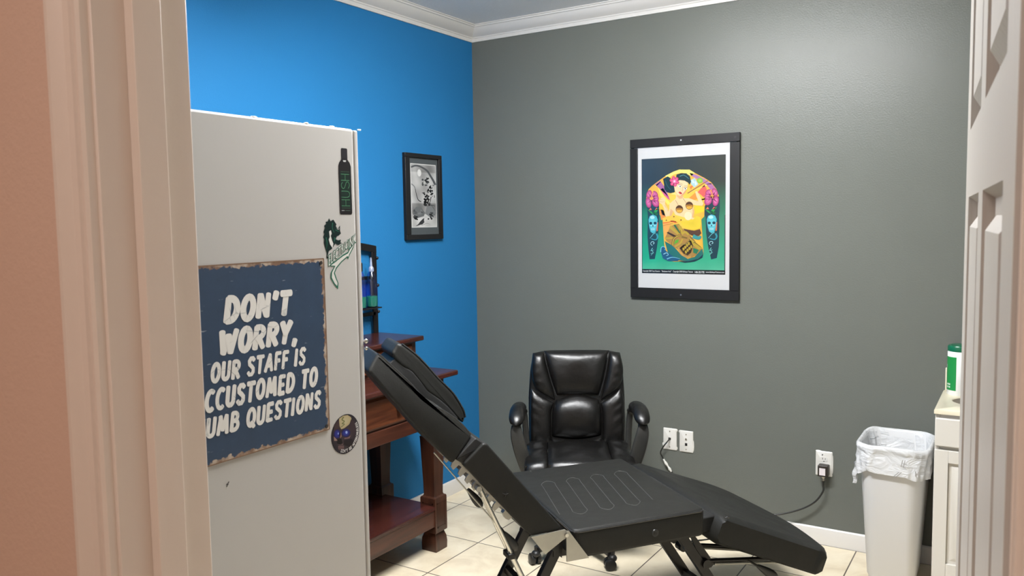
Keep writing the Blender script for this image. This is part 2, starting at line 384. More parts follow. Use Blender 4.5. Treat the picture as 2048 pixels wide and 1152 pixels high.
# flat printed artwork: coloured polygons in layers on one sheet, all in one mesh
class Art:
    def __init__(s, place): s.place = place; s.v = []; s.f = []; s.col = []; s.z = 0; s.step = 0.00012
    def up(s): s.z += 1; return s
    def poly(s, c, pts, c2=None):
        """c: colour; c2: optional colour of the centre"""
        o = len(s.v); n = len(pts)
        s.v += [s.place(x, y, s.z * s.step) for x, y in pts]; s.col += [c] * n
        if c2 is None: s.f.append(tuple(range(o, o + n)))
        else:
            cx = sum(p[0] for p in pts) / n; cy = sum(p[1] for p in pts) / n
            s.v.append(s.place(cx, cy, s.z * s.step)); s.col.append(c2)
            for i in range(n): s.f.append((o + i, o + (i + 1) % n, o + n))
        return s
    def ell(s, c, cx, cy, rx, ry, rot=0, c2=None, n=24, a0=0, a1=360):
        ca, sa = math.cos(math.radians(rot)), math.sin(math.radians(rot)); pts = []
        full = abs(a1 - a0 - 360) < 1e-6
        for k in range(n if full else n + 1):
            a = math.radians(a0 + (a1 - a0) * k / n); x, y = rx * math.cos(a), ry * math.sin(a)
            pts.append((cx + x * ca - y * sa, cy + x * sa + y * ca))
        return s.poly(c, pts, c2)
    def line(s, c, pts, w, w1=None, k=5):
        P = smooth_path([(x, y, 0) for x, y in pts], k); n = len(P); L, R = [], []
        for i, p in enumerate(P):
            d = (P[min(i + 1, n - 1)] - P[max(i - 1, 0)]); d.normalize(); nx, ny = -d.y, d.x
            ww = (w + ((w1 if w1 is not None else w) - w) * i / (n - 1)) / 2
            L.append((p.x + nx * ww, p.y + ny * ww)); R.append((p.x - nx * ww, p.y - ny * ww))
        for i in range(n - 1): s.poly(c, [L[i], L[i + 1], R[i + 1], R[i]])
        return s
    def field(s, fn, x0, x1, y0, y1, nx, ny):
        o = len(s.v)
        for i in range(nx + 1):
            for j in range(ny + 1):
                x = x0 + (x1 - x0) * i / nx; y = y0 + (y1 - y0) * j / ny
                s.v.append(s.place(x, y, s.z * s.step)); s.col.append(fn(i / nx, j / ny))
        for i in range(nx):
            for j in range(ny):
                a = o + i * (ny + 1) + j; s.f.append((a, a + ny + 1, a + ny + 2, a + 1))
        return s
    def build(s, name, m, parent=None, off=(0, 0, 0)):
        me = bpy.data.meshes.new(name); me.from_pydata([(x - off[0], y - off[1], z - off[2]) for x, y, z in s.v], [], s.f); me.update()
        at = me.color_attributes.new('ink', 'FLOAT_COLOR', 'POINT')
        for i, c in enumerate(s.col): at.data[i].color = c
        me.materials.append(m); o = bpy.data.objects.new(name, me); COL.objects.link(o); o.parent = parent; return o

def text_faces(body, bold=0.0, spacing=1.0):
    """outline of a text in the built-in font: vertices (x, y) and faces"""
    cu = bpy.data.curves.new('txt', 'FONT'); cu.body = body; cu.offset = bold; cu.space_character = spacing; cu.resolution_u = 3; cu.fill_mode = 'FRONT'
    ob = bpy.data.objects.new('txt', cu); COL.objects.link(ob)
    dg = bpy.context.evaluated_depsgraph_get(); me = bpy.data.meshes.new_from_object(ob.evaluated_get(dg))
    vs = [(v.co.x, v.co.y) for v in me.vertices]; fs = [tuple(p.vertices) for p in me.polygons]
    bpy.data.objects.remove(ob); bpy.data.curves.remove(cu); bpy.data.meshes.remove(me)
    x0 = min(p[0] for p in vs); x1 = max(p[0] for p in vs); y0 = min(p[1] for p in vs); y1 = max(p[1] for p in vs)
    return vs, fs, (x0, x1, y0, y1)
def text_unit(body, bold=0.0, spacing=1.0):
    vs, fs, (x0, x1, y0, y1) = text_faces(body, bold, spacing)
    return [((x - x0) / (x1 - x0), (y - y0) / (y1 - y0)) for x, y in vs], fs

# brush-lettered capitals as thick strokes: glyph -> (advance, strokes)
def arc(cx, cy, rx, ry, a0, a1, n=10): return [(cx + rx * math.cos(math.radians(a0 + (a1 - a0) * k / n)), cy + ry * math.sin(math.radians(a0 + (a1 - a0) * k / n))) for k in range(n + 1)]
GL = {
    'A': (.66, [[(.05, .0), (.36, 1)], [(.36, 1), (.58, 0)], [(.2, .32), (.52, .32)]]),
    'B': (.58, [[(.08, 0), (.08, 1)], [(.08, .98)] + arc(.25, .76, .22, .22, 90, -90) + [(.08, .53)], [(.08, .53)] + arc(.28, .27, .25, .26, 90, -90) + [(.08, .01)]]),
    'C': (.56, [arc(.34, .5, .27, .5, 55, 305, 14)]),
    'D': (.62, [[(.08, 0), (.08, 1)], [(.08, .98)] + arc(.2, .5, .34, .48, 90, -90, 14) + [(.08, .02)]]),
    'E': (.5, [[(.08, 0), (.08, 1)], [(.08, .98), (.44, .98)], [(.08, .5), (.4, .5)], [(.08, .02), (.45, .02)]]),
    'F': (.5, [[(.08, 0), (.08, 1)], [(.08, .98), (.46, .98)], [(.08, .52), (.4, .52)]]),
    'I': (.24, [[(.08, 0), (.1, 1)]]),
    'M': (.78, [[(.05, 0), (.14, 1)], [(.14, 1), (.36, .2)], [(.36, .2), (.58, 1)], [(.58, 1), (.68, 0)]]),
    'N': (.64, [[(.08, 0), (.08, 1)], [(.1, .98), (.5, .03)], [(.52, 0), (.52, 1)]]),
    'O': (.64, [arc(.32, .5, .25, .49, 0, 360, 20)]),
    'Q': (.64, [arc(.32, .5, .25, .49, 0, 360, 20), [(.36, .22), (.58, -.08)]]),
    'R': (.6, [[(.08, 0), (.08, 1)], [(.08, .98)] + arc(.25, .74, .24, .24, 90, -90) + [(.08, .5)], [(.24, .48), (.52, .0)]]),
    'S': (.54, [[(.46, .86), (.36, .98), (.2, .98), (.09, .84), (.12, .64), (.3, .5), (.44, .36), (.45, .16), (.34, .02), (.16, .02), (.05, .16)]]),
    'T': (.56, [[(.03, .98), (.55, .98)], [(.29, .98), (.27, 0)]]),
    'U': (.6, [[(.08, 1), (.08, .3)] + arc(.29, .25, .21, .24, 180, 360) + [(.5, .3), (.51, 1)]]),
    'W': (.86, [[(.06, 1), (.2, .02)], [(.2, .02), (.4, .8)], [(.4, .8), (.58, .02)], [(.58, .02), (.8, 1)]]),
    'Y': (.6, [[(.04, 1), (.28, .45)], [(.54, 1), (.28, .45), (.24, 0)]]),
    "'": (.24, [[(.14, 1.04), (.09, .76)]]),
    ',': (.26, [[(.14, .1), (.08, -.18)]]),
    ' ': (.3, []),
}
def lettering(text, place, weight=0.2, slant=0.16):
    """flat brush lettering in a unit box (0..1, 0..1) mapped by place"""
    x = 0.0; strokes = []
    for i, ch in enumerate(text):
        adv, st = GL[ch]; dy = random.uniform(-.03, .03)
        for p in st: strokes.append([(x + a + slant * b, b + dy) for a, b in p])
        x += adv + 0.16
    tot = x - 0.16 + slant * 0.6; mb = MB(); asp = tot
    for k, p in enumerate(strokes):
        w0 = weight * random.uniform(.94, 1.1) / 2; w1 = weight * random.uniform(.85, 1.05) / 2; n = len(p); Lf, Rt = [], []
        for i in range(n):
            d = Vector((p[min(i + 1, n - 1)][0] - p[max(i - 1, 0)][0], p[min(i + 1, n - 1)][1] - p[max(i - 1, 0)][1]))
            if n > 2 and i in (0, n - 1) and (Vector(p[0]) - Vector(p[-1])).length < .05: d = Vector((p[1][0] - p[-2][0], p[1][1] - p[-2][1]))
            d.normalize(); w = w0 + (w1 - w0) * i / (n - 1)
            if (Vector(p[0]) - Vector(p[-1])).length < .05: w = w0
            Lf.append((p[i][0] - d.y * w, p[i][1] + d.x * w)); Rt.append((p[i][0] + d.y * w, p[i][1] - d.x * w))
        def cap(c, d, w):     # rounded brush end
            d = d.normalized(); return [(c[0] + w * (math.cos(t) * d.x * .55 - math.sin(t) * d.y), c[1] + w * (math.cos(t) * d.y * .55 + math.sin(t) * d.x)) for t in [PI / 2 - PI * j / 6 for j in range(7)]]
        pl = lambda q: Vector(place(q[0] / asp, q[1])) + Vector((k % 4 * .00012, 0, 0))
        for i in range(n - 1): mb.add([pl(q) for q in (Lf[i], Rt[i], Rt[i + 1], Lf[i + 1])], [(0, 1, 2, 3)])
        if (Vector(p[0]) - Vector(p[-1])).length >= .05:
            mb.add([pl(q) for q in reversed(cap(p[-1], Vector((p[-1][0] - p[-2][0], p[-1][1] - p[-2][1])), w1))], [tuple(range(7))])
            mb.add([pl(q) for q in reversed(cap(p[0], Vector((p[0][0] - p[1][0], p[0][1] - p[1][1])), w0))], [tuple(range(7))])
    return mb

# ================================================================== THE ROOM
RX, RY, H = 3.32, -3.372, 2.715          # room spans x 0..RX, y RY..0
HALL = -3.496                            # hall face of the door wall
OL, OR, OH = 1.9116, 2.7945, 2.06        # door opening
struct('floor', MB().box(-0.1, 4.5, -5.8, 0.1, -0.1, 0.0), M['tile'], smooth=False)
struct('ceiling', MB().box(-0.1, 4.5, -5.8, 0.1, H, H + 0.1), M['ceil'], smooth=False)
struct('wall_left', MB().box(-0.1, 0.0, RY, 0.1, 0, H), M['blue'], smooth=False)
struct('wall_back', MB().box(0.0, RX + 0.1, 0.0, 0.1, 0, H), M['gray'], smooth=False)
struct('wall_right', MB().box(RX, RX + 0.1, RY, 0.0, 0, H), M['gray'], smooth=False)
mid = (RY + HALL) / 2
def wall_with_gap(name, y0, y1, x0, x1, m):
    mb = MB(); mb.box(x0, OL - .02, y0, y1, 0, H); mb.box(OR + .02, x1, y0, y1, 0, H); mb.box(OL - .02, OR + .02, y0, y1, OH + .02, H)
    return struct(name, mb, m, smooth=False)
wall_with_gap('wall_front', mid, RY, -0.1, RX + 0.1, M['gray'])
wall_with_gap('wall_hall_front', HALL, mid, 0.6, 4.4, M['tan'])
struct('wall_hall_left', MB().box(0.6, 0.7, -5.7, HALL, 0, H), M['tan'], smooth=False)
struct('wall_hall_right', MB().box(4.3, 4.4, -5.7, HALL, 0, H), M['tan'], smooth=False)
struct('wall_hall_back', MB().box(0.6, 4.4, -5.8, -5.7, 0, H), M['tan'], smooth=False)

# baseboards with a small rounded top
BP = [(0, 0), (.014, 0), (.014, .062), (.011, .070), (.010, .076), (.006, .0815), (0, .0815)]
struct('baseboard_left', MB().prism(BP, lambda a, z: (a, RY, z), lambda a, z: (a, 0, z)), M['trim'], angle=25)
struct('baseboard_back', MB().prism(BP, lambda a, z: (0, -a, z), lambda a, z: (RX, -a, z)), M['trim'], angle=25)
struct('baseboard_right', MB().prism(BP, lambda a, z: (RX - a, RY, z), lambda a, z: (RX - a, -.46, z)), M['trim'], angle=25)
# crown moulding (profile: distance from the wall, height)
ZC = 2.63
CP = [(0, ZC), (.008, ZC), (.010, ZC + .012), (.010, ZC + .018), (.014, ZC + .021), (.015, ZC + .026), (.021, ZC + .030), (.030, ZC + .036), (.044, ZC + .049),
      (.054, ZC + .063), (.058, ZC + .070), (.064, ZC + .072), (.066, ZC + .079), (.072, ZC + .081), (.072, H), (0, H)]
struct('trim_1', MB().prism(CP, lambda a, z: (a, RY, z), lambda a, z: (a, -a, z)), M['trim'], 'white crown moulding above the blue wall', angle=25)
struct('trim_2', MB().prism(CP, lambda a, z: (a, -a, z), lambda a, z: (RX - a, -a, z)), M['trim'], 'white crown moulding above the gray wall', angle=25)
struct('trim_3', MB().prism(CP, lambda a, z: (RX - a, RY, z), lambda a, z: (RX - a, -a, z)), M['trim'], 'white crown moulding above the right wall', angle=25)
# door jamb, stop and casings
jm = MB(); jm.box(OL - .02, OL, HALL, RY, 0, OH); jm.box(OR, OR + .02, HALL, RY, 0, OH); jm.box(OL - .02, OR + .02, HALL, RY, OH, OH + .02)
struct('trim_4', jm, M['casing'], 'off-white door jamb lining the opening', bevel=.0012)
ys0, ys1 = HALL + .040, HALL + .077
st = MB(); st.box(OL, OL + .016, ys0, ys1, 0, OH); st.box(OR - .002, OR, ys0, ys1, 0, OH); st.box(OL, OR, ys0, ys1, OH - .011, OH)
struct('trim_5', st, M['casing'], 'off-white door stop strip on the jamb', bevel=.0022, seg=3)
KP = [(0, 0), (0, .010), (.003, .0135), (.008, .0135), (.0105, .008), (.016, .0068), (.019, .0115), (.022, .0075), (.034, .0095), (.042, .0155), (.046, .0205), (.052, .0205), (.056, .016), (.056, 0)]
def casing(yw, sgn, KP, g):
    mb = MB()
    mb.prism(KP, lambda a, h: (OL - g - a, yw + sgn * h, 0), lambda a, h: (OL - g - a, yw + sgn * h, OH + g + a))
    mb.prism(KP, lambda a, h: (OR + g + a, yw + sgn * h, 0), lambda a, h: (OR + g + a, yw + sgn * h, OH + g + a))
    mb.prism(KP, lambda a, h: (OL - g - a, yw + sgn * h, OH + g + a), lambda a, h: (OR + g + a, yw + sgn * h, OH + g + a))
    return mb
struct('trim_6', casing(HALL, -1, KP, .005), M['casing'], 'moulded door casing on the hall side', angle=25)
struct('trim_7', casing(RY, 1, [(0, 0), (0, .005), (.004, .007), (.020, .009), (.032, .014), (.038, .018), (.044, .017), (.048, .012), (.048, 0)], .014), M['trim'], 'moulded door casing on the room side', angle=25)

# six-panel door leaf, swung open into the room
DW, DT, DH = 0.862, 0.035, 2.035
def door_leaf():
    mb = MB(); st_ = .105; mull = .085
    zs = [(0.0, .235), (.80, .935), (1.585, 1.685), (1.925, DH)]
    mb.box(0, DW, -DT + .012, -.012, 0, DH)
    for a, b in ((0, st_), (DW - st_, DW)): mb.box(a, b, -DT, 0, 0, DH)
    c0, c1 = DW / 2 - mull / 2, DW / 2 + mull / 2
    for a, b in zs:
        mb.box(st_, DW - st_, -DT, 0, a, b)
    for (z0, z1) in ((.235, .80), (.935, 1.585), (1.685, 1.925)):
        mb.box(c0, c1, -DT, 0, z0, z1)
        for (x0, x1) in ((st_, c0), (c1, DW - st_)):
            for sgn, yb, yt in ((1, -.012, -.001), (-1, -DT + .012, -DT + .001)):
                o = .028; i = .044
                r0 = [(x0 + o, yb, z0 + o), (x1 - o, yb, z0 + o), (x1 - o, yb, z1 - o), (x0 + o, yb, z1 - o)]
                r1 = [(x0 + i, yt, z0 + i), (x1 - i, yt, z0 + i), (x1 - i, yt, z1 - i), (x0 + i, yt, z1 - i)]
                mb.loft([r0, r1], False, True)
                # moulded frame around the panel
                for (p, q) in (((x0, z0), (x1, z0)), ((x1, z0), (x1, z1)), ((x1, z1), (x0, z1)), ((x0, z1), (x0, z0))):
                    mx_, mz_ = (x0 + x1) / 2, (z0 + z1) / 2
                    ins = lambda pt, k: (pt[0] + (k if pt[0] < mx_ else -k), pt[1] + (k if pt[1] < mz_ else -k))
                    yf = 0 if sgn > 0 else -DT
                    a = (p[0], yf, p[1]); b = (q[0], yf, q[1]); pi, qi = ins(p, .009), ins(q, .009)
                    mb.add([a, b, (qi[0], yb, qi[1]), (pi[0], yb, pi[1])], [(0, 1, 2, 3)])
    return mb
PH = math.radians(95.15)
dl = struct('door_1', door_leaf(), M['door'], 'white six-panel door leaf swung open into the room', angle=20)
dl.location = (2.788, RY + .001, .012); dl.rotation_euler = (0, 0, PH)
for z in (.22, 1.02, 1.80):
    hb = MB(); hb.tube([(-.004, .004, z - .045), (-.004, .004, z + .045)], .0045, 10); hb.box(-.002, .0, -.030, 0.0, z - .045, z + .045)
    hb.build('hinge', M['handle'], dl)
kb = MB()
for sg, yy in ((1, 0.0), (-1, -DT)):
    kb.tube([(DW - .06, yy, .92), (DW - .06, yy + sg * .006, .92)], .031, 20); kb.tube([(DW - .06, yy + sg * .006, .92), (DW - .06, yy + sg * .03, .92)], .011, 14)
    kb.ball((DW - .06, yy + sg * .045, .92), .026, 16, (1, .8, 1))
kb.build('knob', M['handle'], dl)

# ceiling light fixture
LX, LY = 1.55, -1.84
lf = thing('ceiling_light', 'long lit fluorescent wrap light on the room ceiling', 'light', (LX, LY, H))
WP = [(-.140, -.012), (-.138, -.035), (-.125, -.060), (-.095, -.078), (-.050, -.086), (.050, -.086), (.095, -.078), (.125, -.060), (.138, -.035), (.140, -.012)]
MB().box(-.61, .61, -.13, .13, -.012, 0).build('housing', M['fixture'], lf)
MB().prism(WP, lambda y, z: (-.60, y, z), lambda y, z: (.60, y, z)).build('wrap_diffuser', emit_mat('lit_wrap_lens', (.985, .99, 1.0, 1), LAMP_L), lf, angle=60)
for sx in (-1, 1): MB().prism([(y * 1.04, z * 1.04 if z < -.02 else -.008) for y, z in WP], lambda y, z: (sx * .60, y, z), lambda y, z: (sx * .612, y, z)).build('end_cap', M['fixture'], lf)
lh = thing('ceiling_light', 'white rectangular panel light on the hall ceiling', 'light', (2.35, -4.75, H))
fb = MB(); fb.box(-.29, .29, -.49, -.465, -.045, 0); fb.box(-.29, .29, .465, .49, -.045, 0); fb.box(-.29, -.265, -.465, .465, -.045, 0); fb.box(.265, .29, -.465, .465, -.045, 0)
fb.build('frame', M['fixture'], lh); MB().box(-.265, .265, -.465, .465, -.03, -.005).build('diffuser', emit_mat('warm_lit_diffuser', (1.0, .80, .70, 1), 1.2), lh, smooth=False)

# ================================================================== STORAGE CABINET with its sign and stickers
KX = 1.45; KY1 = -2.570; KH = 1.795
def kk(y, z): return (-4.0322 + (y + 4.0322) * .642, 1.5689 + (z - 1.5689) * .642)   # plane of the cabinet side
sc = thing('storage_cabinet', 'tall white enamelled metal cabinet covered in stickers beside the doorway', 'cabinet', (1.10, -2.96, 0))
off = sc.location
MB().box(KX - .70, KX, -3.335, KY1 - .016, .02, KH).build('body', M['locker'], sc, bevel=.006, seg=3, off=off)
dp = MB().box(KX - .70, KX - .001, KY1 - .014, KY1, .05, KH - .002).build('door', M['locker'], sc, bevel=.004, seg=3, off=off)
MB().box(KX - .69, KX - .006, KY1 - .017, KY1 - .013, .05, KH - .01).build('gasket', M['lockdark'], sc, off=off)
hg = MB(); hz = kk(0, 1.135)[1]
hg.ball((KX + .001, KY1 + .004, hz), .006, 10); hg.ball((KX + .001, KY1 + .004, hz - .018), .0045, 10); hg.build('hinge_pin', M['chrome'], dp, off=off)
for (x, y, z) in ((KX - .62, -3.30, 0), (KX - .08, -3.30, 0), (KX - .62, -2.63, 0), (KX - .08, -2.63, 0)):
    MB().lathe([(.018, 0), (.018, .008), (.012, .012), (.012, .022)], (x, y, z), 14).build('foot', M['plast'], sc, off=off)
for px, l in ((475, .012), (572, .005), (625, .014), (687, .007)):
    yy = -4.0322 + (-2.4 + (px - 400) * .00229 + 4.0322) * .642; ch = MB()
    for k in range(5): ch.ball((KX - .004 + random.uniform(-.003, .003), yy + (k - 2) * l / 4, KH + .0005), random.uniform(.0014, .003), 8, (1, 1.8, .7))
    ch.build('paint_chip', M['chip'], sc, off=off)
mk = MB(); my, mz = kk(-2.398, .768)
for dy, dz, r in ((0, 0, .0022), (.0022, .003, .0015), (-.0016, -.003, .0013), (.003, .0045, .001), (-.003, .001, .0008)): mk.add([(KX + .0006, my + dy + r * math.cos(a * PI / 4), mz + dz + r * math.sin(a * PI / 4)) for a in range(8)], [tuple(range(8))])
mk.build('scuff_mark', M['dot'], sc, off=off)

# tin sign
SY, SZ = (-2.699 - .378 / 2, (1.104 + 1.496) / 2)
SW, SH = .378, .392
sg = MB().prism([(SY - SW / 2, SZ - SH / 2), (SY + SW / 2, SZ - SH / 2), (SY + SW / 2, SZ + SH / 2), (SY - SW / 2, SZ + SH / 2)], lambda y, z: (KX + .0012, y, z), lambda y, z: (KX + .0030, y, z)).build('tin_sign', M['sign'], smooth=False, orig=(KX + .002, SY, SZ))
tag(sg, 'worn navy tin sign with white slogan lettering on the cabinet side', 'sign')
so = sg.location
rim = MB()
for (a, b) in (((-1, -1), (1, -1)), ((1, -1), (1, 1)), ((1, 1), (-1, 1)), ((-1, 1), (-1, -1))):
    rim.obox((KX + .0022, SY + a[0] * SW / 2, SZ + a[1] * SH / 2), (KX + .0022, SY + b[0] * SW / 2, SZ + b[1] * SH / 2), .0022, .0022)
rim.build('rusty_edge', M['rust'], sg, off=so)
for sy, sz in ((1, 1), (1, -1), (-1, 1), (-1, -1)):
    MB().tube([(KX + .003, SY + sy * (SW / 2 - .009), SZ + sz * (SH / 2 - .009)), (KX + .0042, SY + sy * (SW / 2 - .009), SZ + sz * (SH / 2 - .009))], .0042, 12).build('rivet', M['dot'], sg, off=so)
rows = [("DON'T", -2.385, -2.117, 1.279, 1.350, .31), ("WORRY,", -2.412, -2.088, 1.180, 1.248, .31), ("OUR STAFF IS", -2.446, -2.058, 1.099, 1.152, .27),
        ("ACCUSTOMED TO", -2.516, -2.006, 1.015, 1.073, .27), ("DUMB QUESTIONS", -2.512, -1.994, .934, .988, .27)]
for t, a, b, c, d, wgt in rows:
    pa, pb = kk(a, c), kk(b, d)
    lettering(t, lambda u, v, pa=pa, pb=pb: (KX + .00335, pa[0] + u * (pb[0] - pa[0]), pa[1] + v * (pb[1] - pa[1])), wgt).build('lettering', M['sletter'], sg, smooth=False, recalc=False, off=so)

# HUSH bottle sticker (coordinates: zoomed crop, 3.972 px per source px)
def side_pt(ax, ay):     # source-photo sticker layout -> cabinet plane metres (about 1.49 mm per unit)
    return ax, ay
def stk(name, label, y0, z0):
    a = Art(lambda x, z, h: (KX + .0006 + h, y0 + x, z0 + z)); return a
hy, hz0 = kk(-1.832, 1.61)
WH = .041; HH = .153
BK, DG, LG = rgb(34, 32, 34), rgb(30, 66, 50), rgb(86, 138, 104)
a = stk('', '', hy, hz0)
body = [(-.0205, .004), (-.018, 0), (.018, 0), (.0205, .004), (.0205, .112), (.017, .120), (.010, .127), (.010, .151), (.008, .153), (-.008, .153), (-.010, .151), (-.010, .127), (-.017, .120), (-.0205, .112)]
a.poly(BK, body).up()
a.poly(rgb(44, 42, 46), [(-.0085, .130), (.0085, .130), (.0085, .1505), (-.0085, .1505)])
a.poly(rgb(190, 190, 190), [(-.004, .1215), (.004, .1215), (.005, .1255), (-.005, .1255)])
a.poly(rgb(28, 44, 38), [(-.0155, .017), (.0155, .017), (.0155, .097), (-.0155, .097)])
a.up()
def seg(p, q, w=.0012): a.line(LG, [p, q], w)
ox = .0135
def hl(z0_, z1_):   # turned letter H between heights z0 and z1 (reads upward)
    seg((-ox, z0_), (ox, z0_)); seg((-ox, z1_), (ox, z1_)); seg((0, z0_), (0, z1_))
hl(.020, .034); hl(.079, .093)
a.line(LG, [(-ox, .040), (.004, .040), (.011, .042), (ox, .047), (.011, .052), (.004, .054), (-ox, .054)], .0012)
a.line(LG, [(-.009, .0745), (-ox, .068), (-.010, .061), (-.004, .061), (0, .068), (.004, .075), (.010, .075), (ox, .068), (.009, .0605)], .0012)
for z in (.099, .015): a.line(rgb(70, 100, 82), [(-.014, z), (.014, z)], .0009)
for x in (-.013, -.010, -.007): a.ell(rgb(200, 200, 200), x, .009, .001, .001, n=8)
a.line(rgb(90, 110, 98), [(-.003, .009), (.013, .009)], .0008)
o = a.build('bottle_sticker', M['vinyl'], None, (KX, hy, hz0)); o.location = (KX, hy, hz0); tag(o, 'black bottle-shaped sticker with green turned lettering near the cabinet top', 'sticker')

# animal-and-ribbon lettering sticker ; layout in crop units (x right, y down), 1 unit = .375 mm on the cabinet
ey, ez = kk(-1.951, 1.594)
EU = .115 / 290.0
def ep(x, y, h): return (KX + .0006 + h, ey + (x - 100) * EU * 1.045, ez - (y - 665 + (x - 100) * -.045) * EU)
a = Art(ep); G1, WHT, BKG = rgb(44, 104, 84), rgb(214, 212, 206), rgb(22, 40, 38)
a.poly(BKG, [(150, 663), (160, 680), (182, 672), (205, 700), (200, 712), (216, 726), (232, 708), (232, 740), (238, 756), (222, 766), (205, 770), (196, 786), (214, 794), (236, 792), (232, 808), (244, 812), (214, 822), (190, 812), (176, 828), (160, 842), (140, 850), (128, 880), (136, 892), (120, 892), (124, 860), (112, 830), (104, 800), (108, 780), (100, 768), (110, 750), (104, 738), (116, 716), (110, 704), (126, 694), (122, 682), (140, 680)]).up()
a.poly(WHT, [(146, 738), (160, 732), (166, 752), (158, 764), (166, 790), (176, 812), (168, 836), (150, 812), (142, 784), (150, 770)])
a.line(G1, [(176, 690), (172, 720), (186, 748)], 6, 2); a.line(G1, [(196, 732), (222, 744)], 5, 3); a.line(G1, [(122, 770), (128, 806), (120, 836)], 7, 2); a.line(G1, [(190, 776), (182, 800)], 10, 4)
a.poly(rgb(150, 152, 150), [(204, 716), (216, 728), (228, 722), (222, 734), (208, 730)])
# ribbon tail : green outline, pale inside
rib = [(136, 936), (176, 944), (148, 976), (146, 1008), (172, 1048), (200, 1078), (206, 1044), (190, 1008), (180, 980), (196, 956), (236, 924), (280, 900), (288, 912), (300, 890), (332, 850), (356, 800), (336, 826), (300, 848), (288, 868), (250, 880), (214, 898), (180, 914), (150, 926)]
a.poly(G1, rib).up()
cx = sum(p[0] for p in rib) / len(rib); cy = sum(p[1] for p in rib) / len(rib)
a.poly(WHT, [(150, 934), (186, 940), (158, 976), (155, 1005), (178, 1044), (194, 1058), (198, 1042), (182, 1010), (171, 980), (190, 950), (232, 918), (282, 892), (291, 897), (296, 884), (326, 846), (344, 822), (304, 856), (290, 876), (252, 888), (216, 904), (184, 920)])
a.up()
def etext(s, col, bold, lay):
    fs_all = []
    vs, fs = text_unit(s, bold, 1.06 if bold > .03 else 1.14)
    o = len(a.v); ext = 4 if bold > .03 else 0
    for u, v in vs:
        if s == 'ELECTRIC': x = 134 - ext + u * (152 + 2 * ext); y = 938 + ext - u * 96 - v * (62 - u * 16 + 2 * ext); x += v * 3
        else: x = 294 - ext + u * (62 + 2 * ext); y = 850 + ext - u * 38 - v * (48 + 2 * ext) + (0 if u < .5 else 0)
        a.v.append(a.place(x, y, a.z * a.step)); a.col.append(col)
    a.f += [tuple(i + o for i in f) for f in fs]
for w in ('ELECTRIC', 'INK'): etext(w, G1, .055, 0)
a.up()
for w in ('ELECTRIC', 'INK'): etext(w, WHT, .006, 1)
eo = (KX, ey, ez); o = a.build('logo_sticker', M['vinyl'], None, eo); o.location = eo
tag(o, 'green and black sticker of a crouching beast over ribbon lettering', 'sticker')

# round skull sticker ; layout in crop units 8.86 per source px, centre (455, 608)
ky, kz = kk(-1.872, .8075)
KR = .0467
def kp(x, y, h): return (KX + .0006 + h, ky + (x - 455) / 247 * KR, kz - ((y - 608) - (x - 455) * -.27) / 352 * KR)
a = Art(kp)
def circ(c, k, c2=None, dx=0, dy=0):
    n = 48; o = len(a.v)
    pts = [(k * math.cos(2 * PI * i / n), k * math.sin(2 * PI * i / n)) for i in range(n)]
    vs = [(KX + .0006 + a.z * a.step, ky + p[0] * KR, kz + p[1] * KR) for p in pts]
    a.v += vs; a.col += [c] * n
    if c2 is None: a.f.append(tuple(range(o, o + n)))
    else:
        a.v.append((KX + .0006 + a.z * a.step, ky, kz)); a.col.append(c2); a.f += [(o + i, o + (i + 1) % n, o + n) for i in range(n)]
circ(rgb(30, 26, 34), 1.0); a.up(); circ(rgb(44, 38, 46), .95, rgb(70, 56, 58)); a.up()
P_ = a.poly
P_(rgb(176, 160, 122), [(350, 330), (420, 280), (500, 268), (560, 310), (570, 360), (520, 440), (440, 500), (380, 520), (350, 450)], rgb(186, 176, 142))
P_(rgb(58, 44, 50), [(560, 340), (620, 400), (640, 520), (610, 640), (540, 560), (520, 460)])
P_(rgb(66, 50, 52), [(260, 430), (345, 340), (360, 500), (300, 520), (250, 560)])
P_(rgb(122, 92, 92), [(430, 700), (520, 690), (560, 600), (545, 640), (500, 672), (430, 680)]); P_(rgb(150, 120, 112), [(250, 640), (300, 700), (310, 722), (256, 720)])
a.up()
a.line(rgb(110, 112, 70), [(430, 300), (400, 350), (440, 380), (400, 420), (440, 430), (380, 480)], 22, 12)
a.ell(rgb(34, 28, 84), 310, 600, 58, 80, 0, rgb(48, 56, 150)); a.ell(rgb(30, 24, 70), 460, 590, 80, 74, -20, rgb(50, 64, 165))
P_(rgb(24, 18, 22), [(345, 680), (380, 690), (395, 760), (350, 790), (300, 760), (310, 700)]); P_(rgb(34, 26, 32), [(420, 720), (560, 700), (600, 760), (520, 860), (420, 800)])
P_(rgb(142, 108, 98), [(352, 580), (376, 580), (384, 650), (362, 680), (344, 640)]); P_(rgb(124, 92, 92), [(300, 790), (400, 800), (415, 760), (405, 780), (350, 805)])
a.up()
a.ell(rgb(130, 150, 215), 325, 595, 12, 20); a.ell(rgb(150, 170, 225), 470, 580, 18, 26)
for i in range(6): P_(rgb(120, 92, 92), [(318 + i * 17, 815), (331 + i * 17, 815), (329 + i * 17, 880 + (i % 2) * 14), (320 + i * 17, 880 + (i % 2) * 14)])
a.line(rgb(150, 130, 110), [(500, 860), (620, 780), (660, 690)], 6)
a.up()
ring = "DON'T BE AFTERCARELESS"
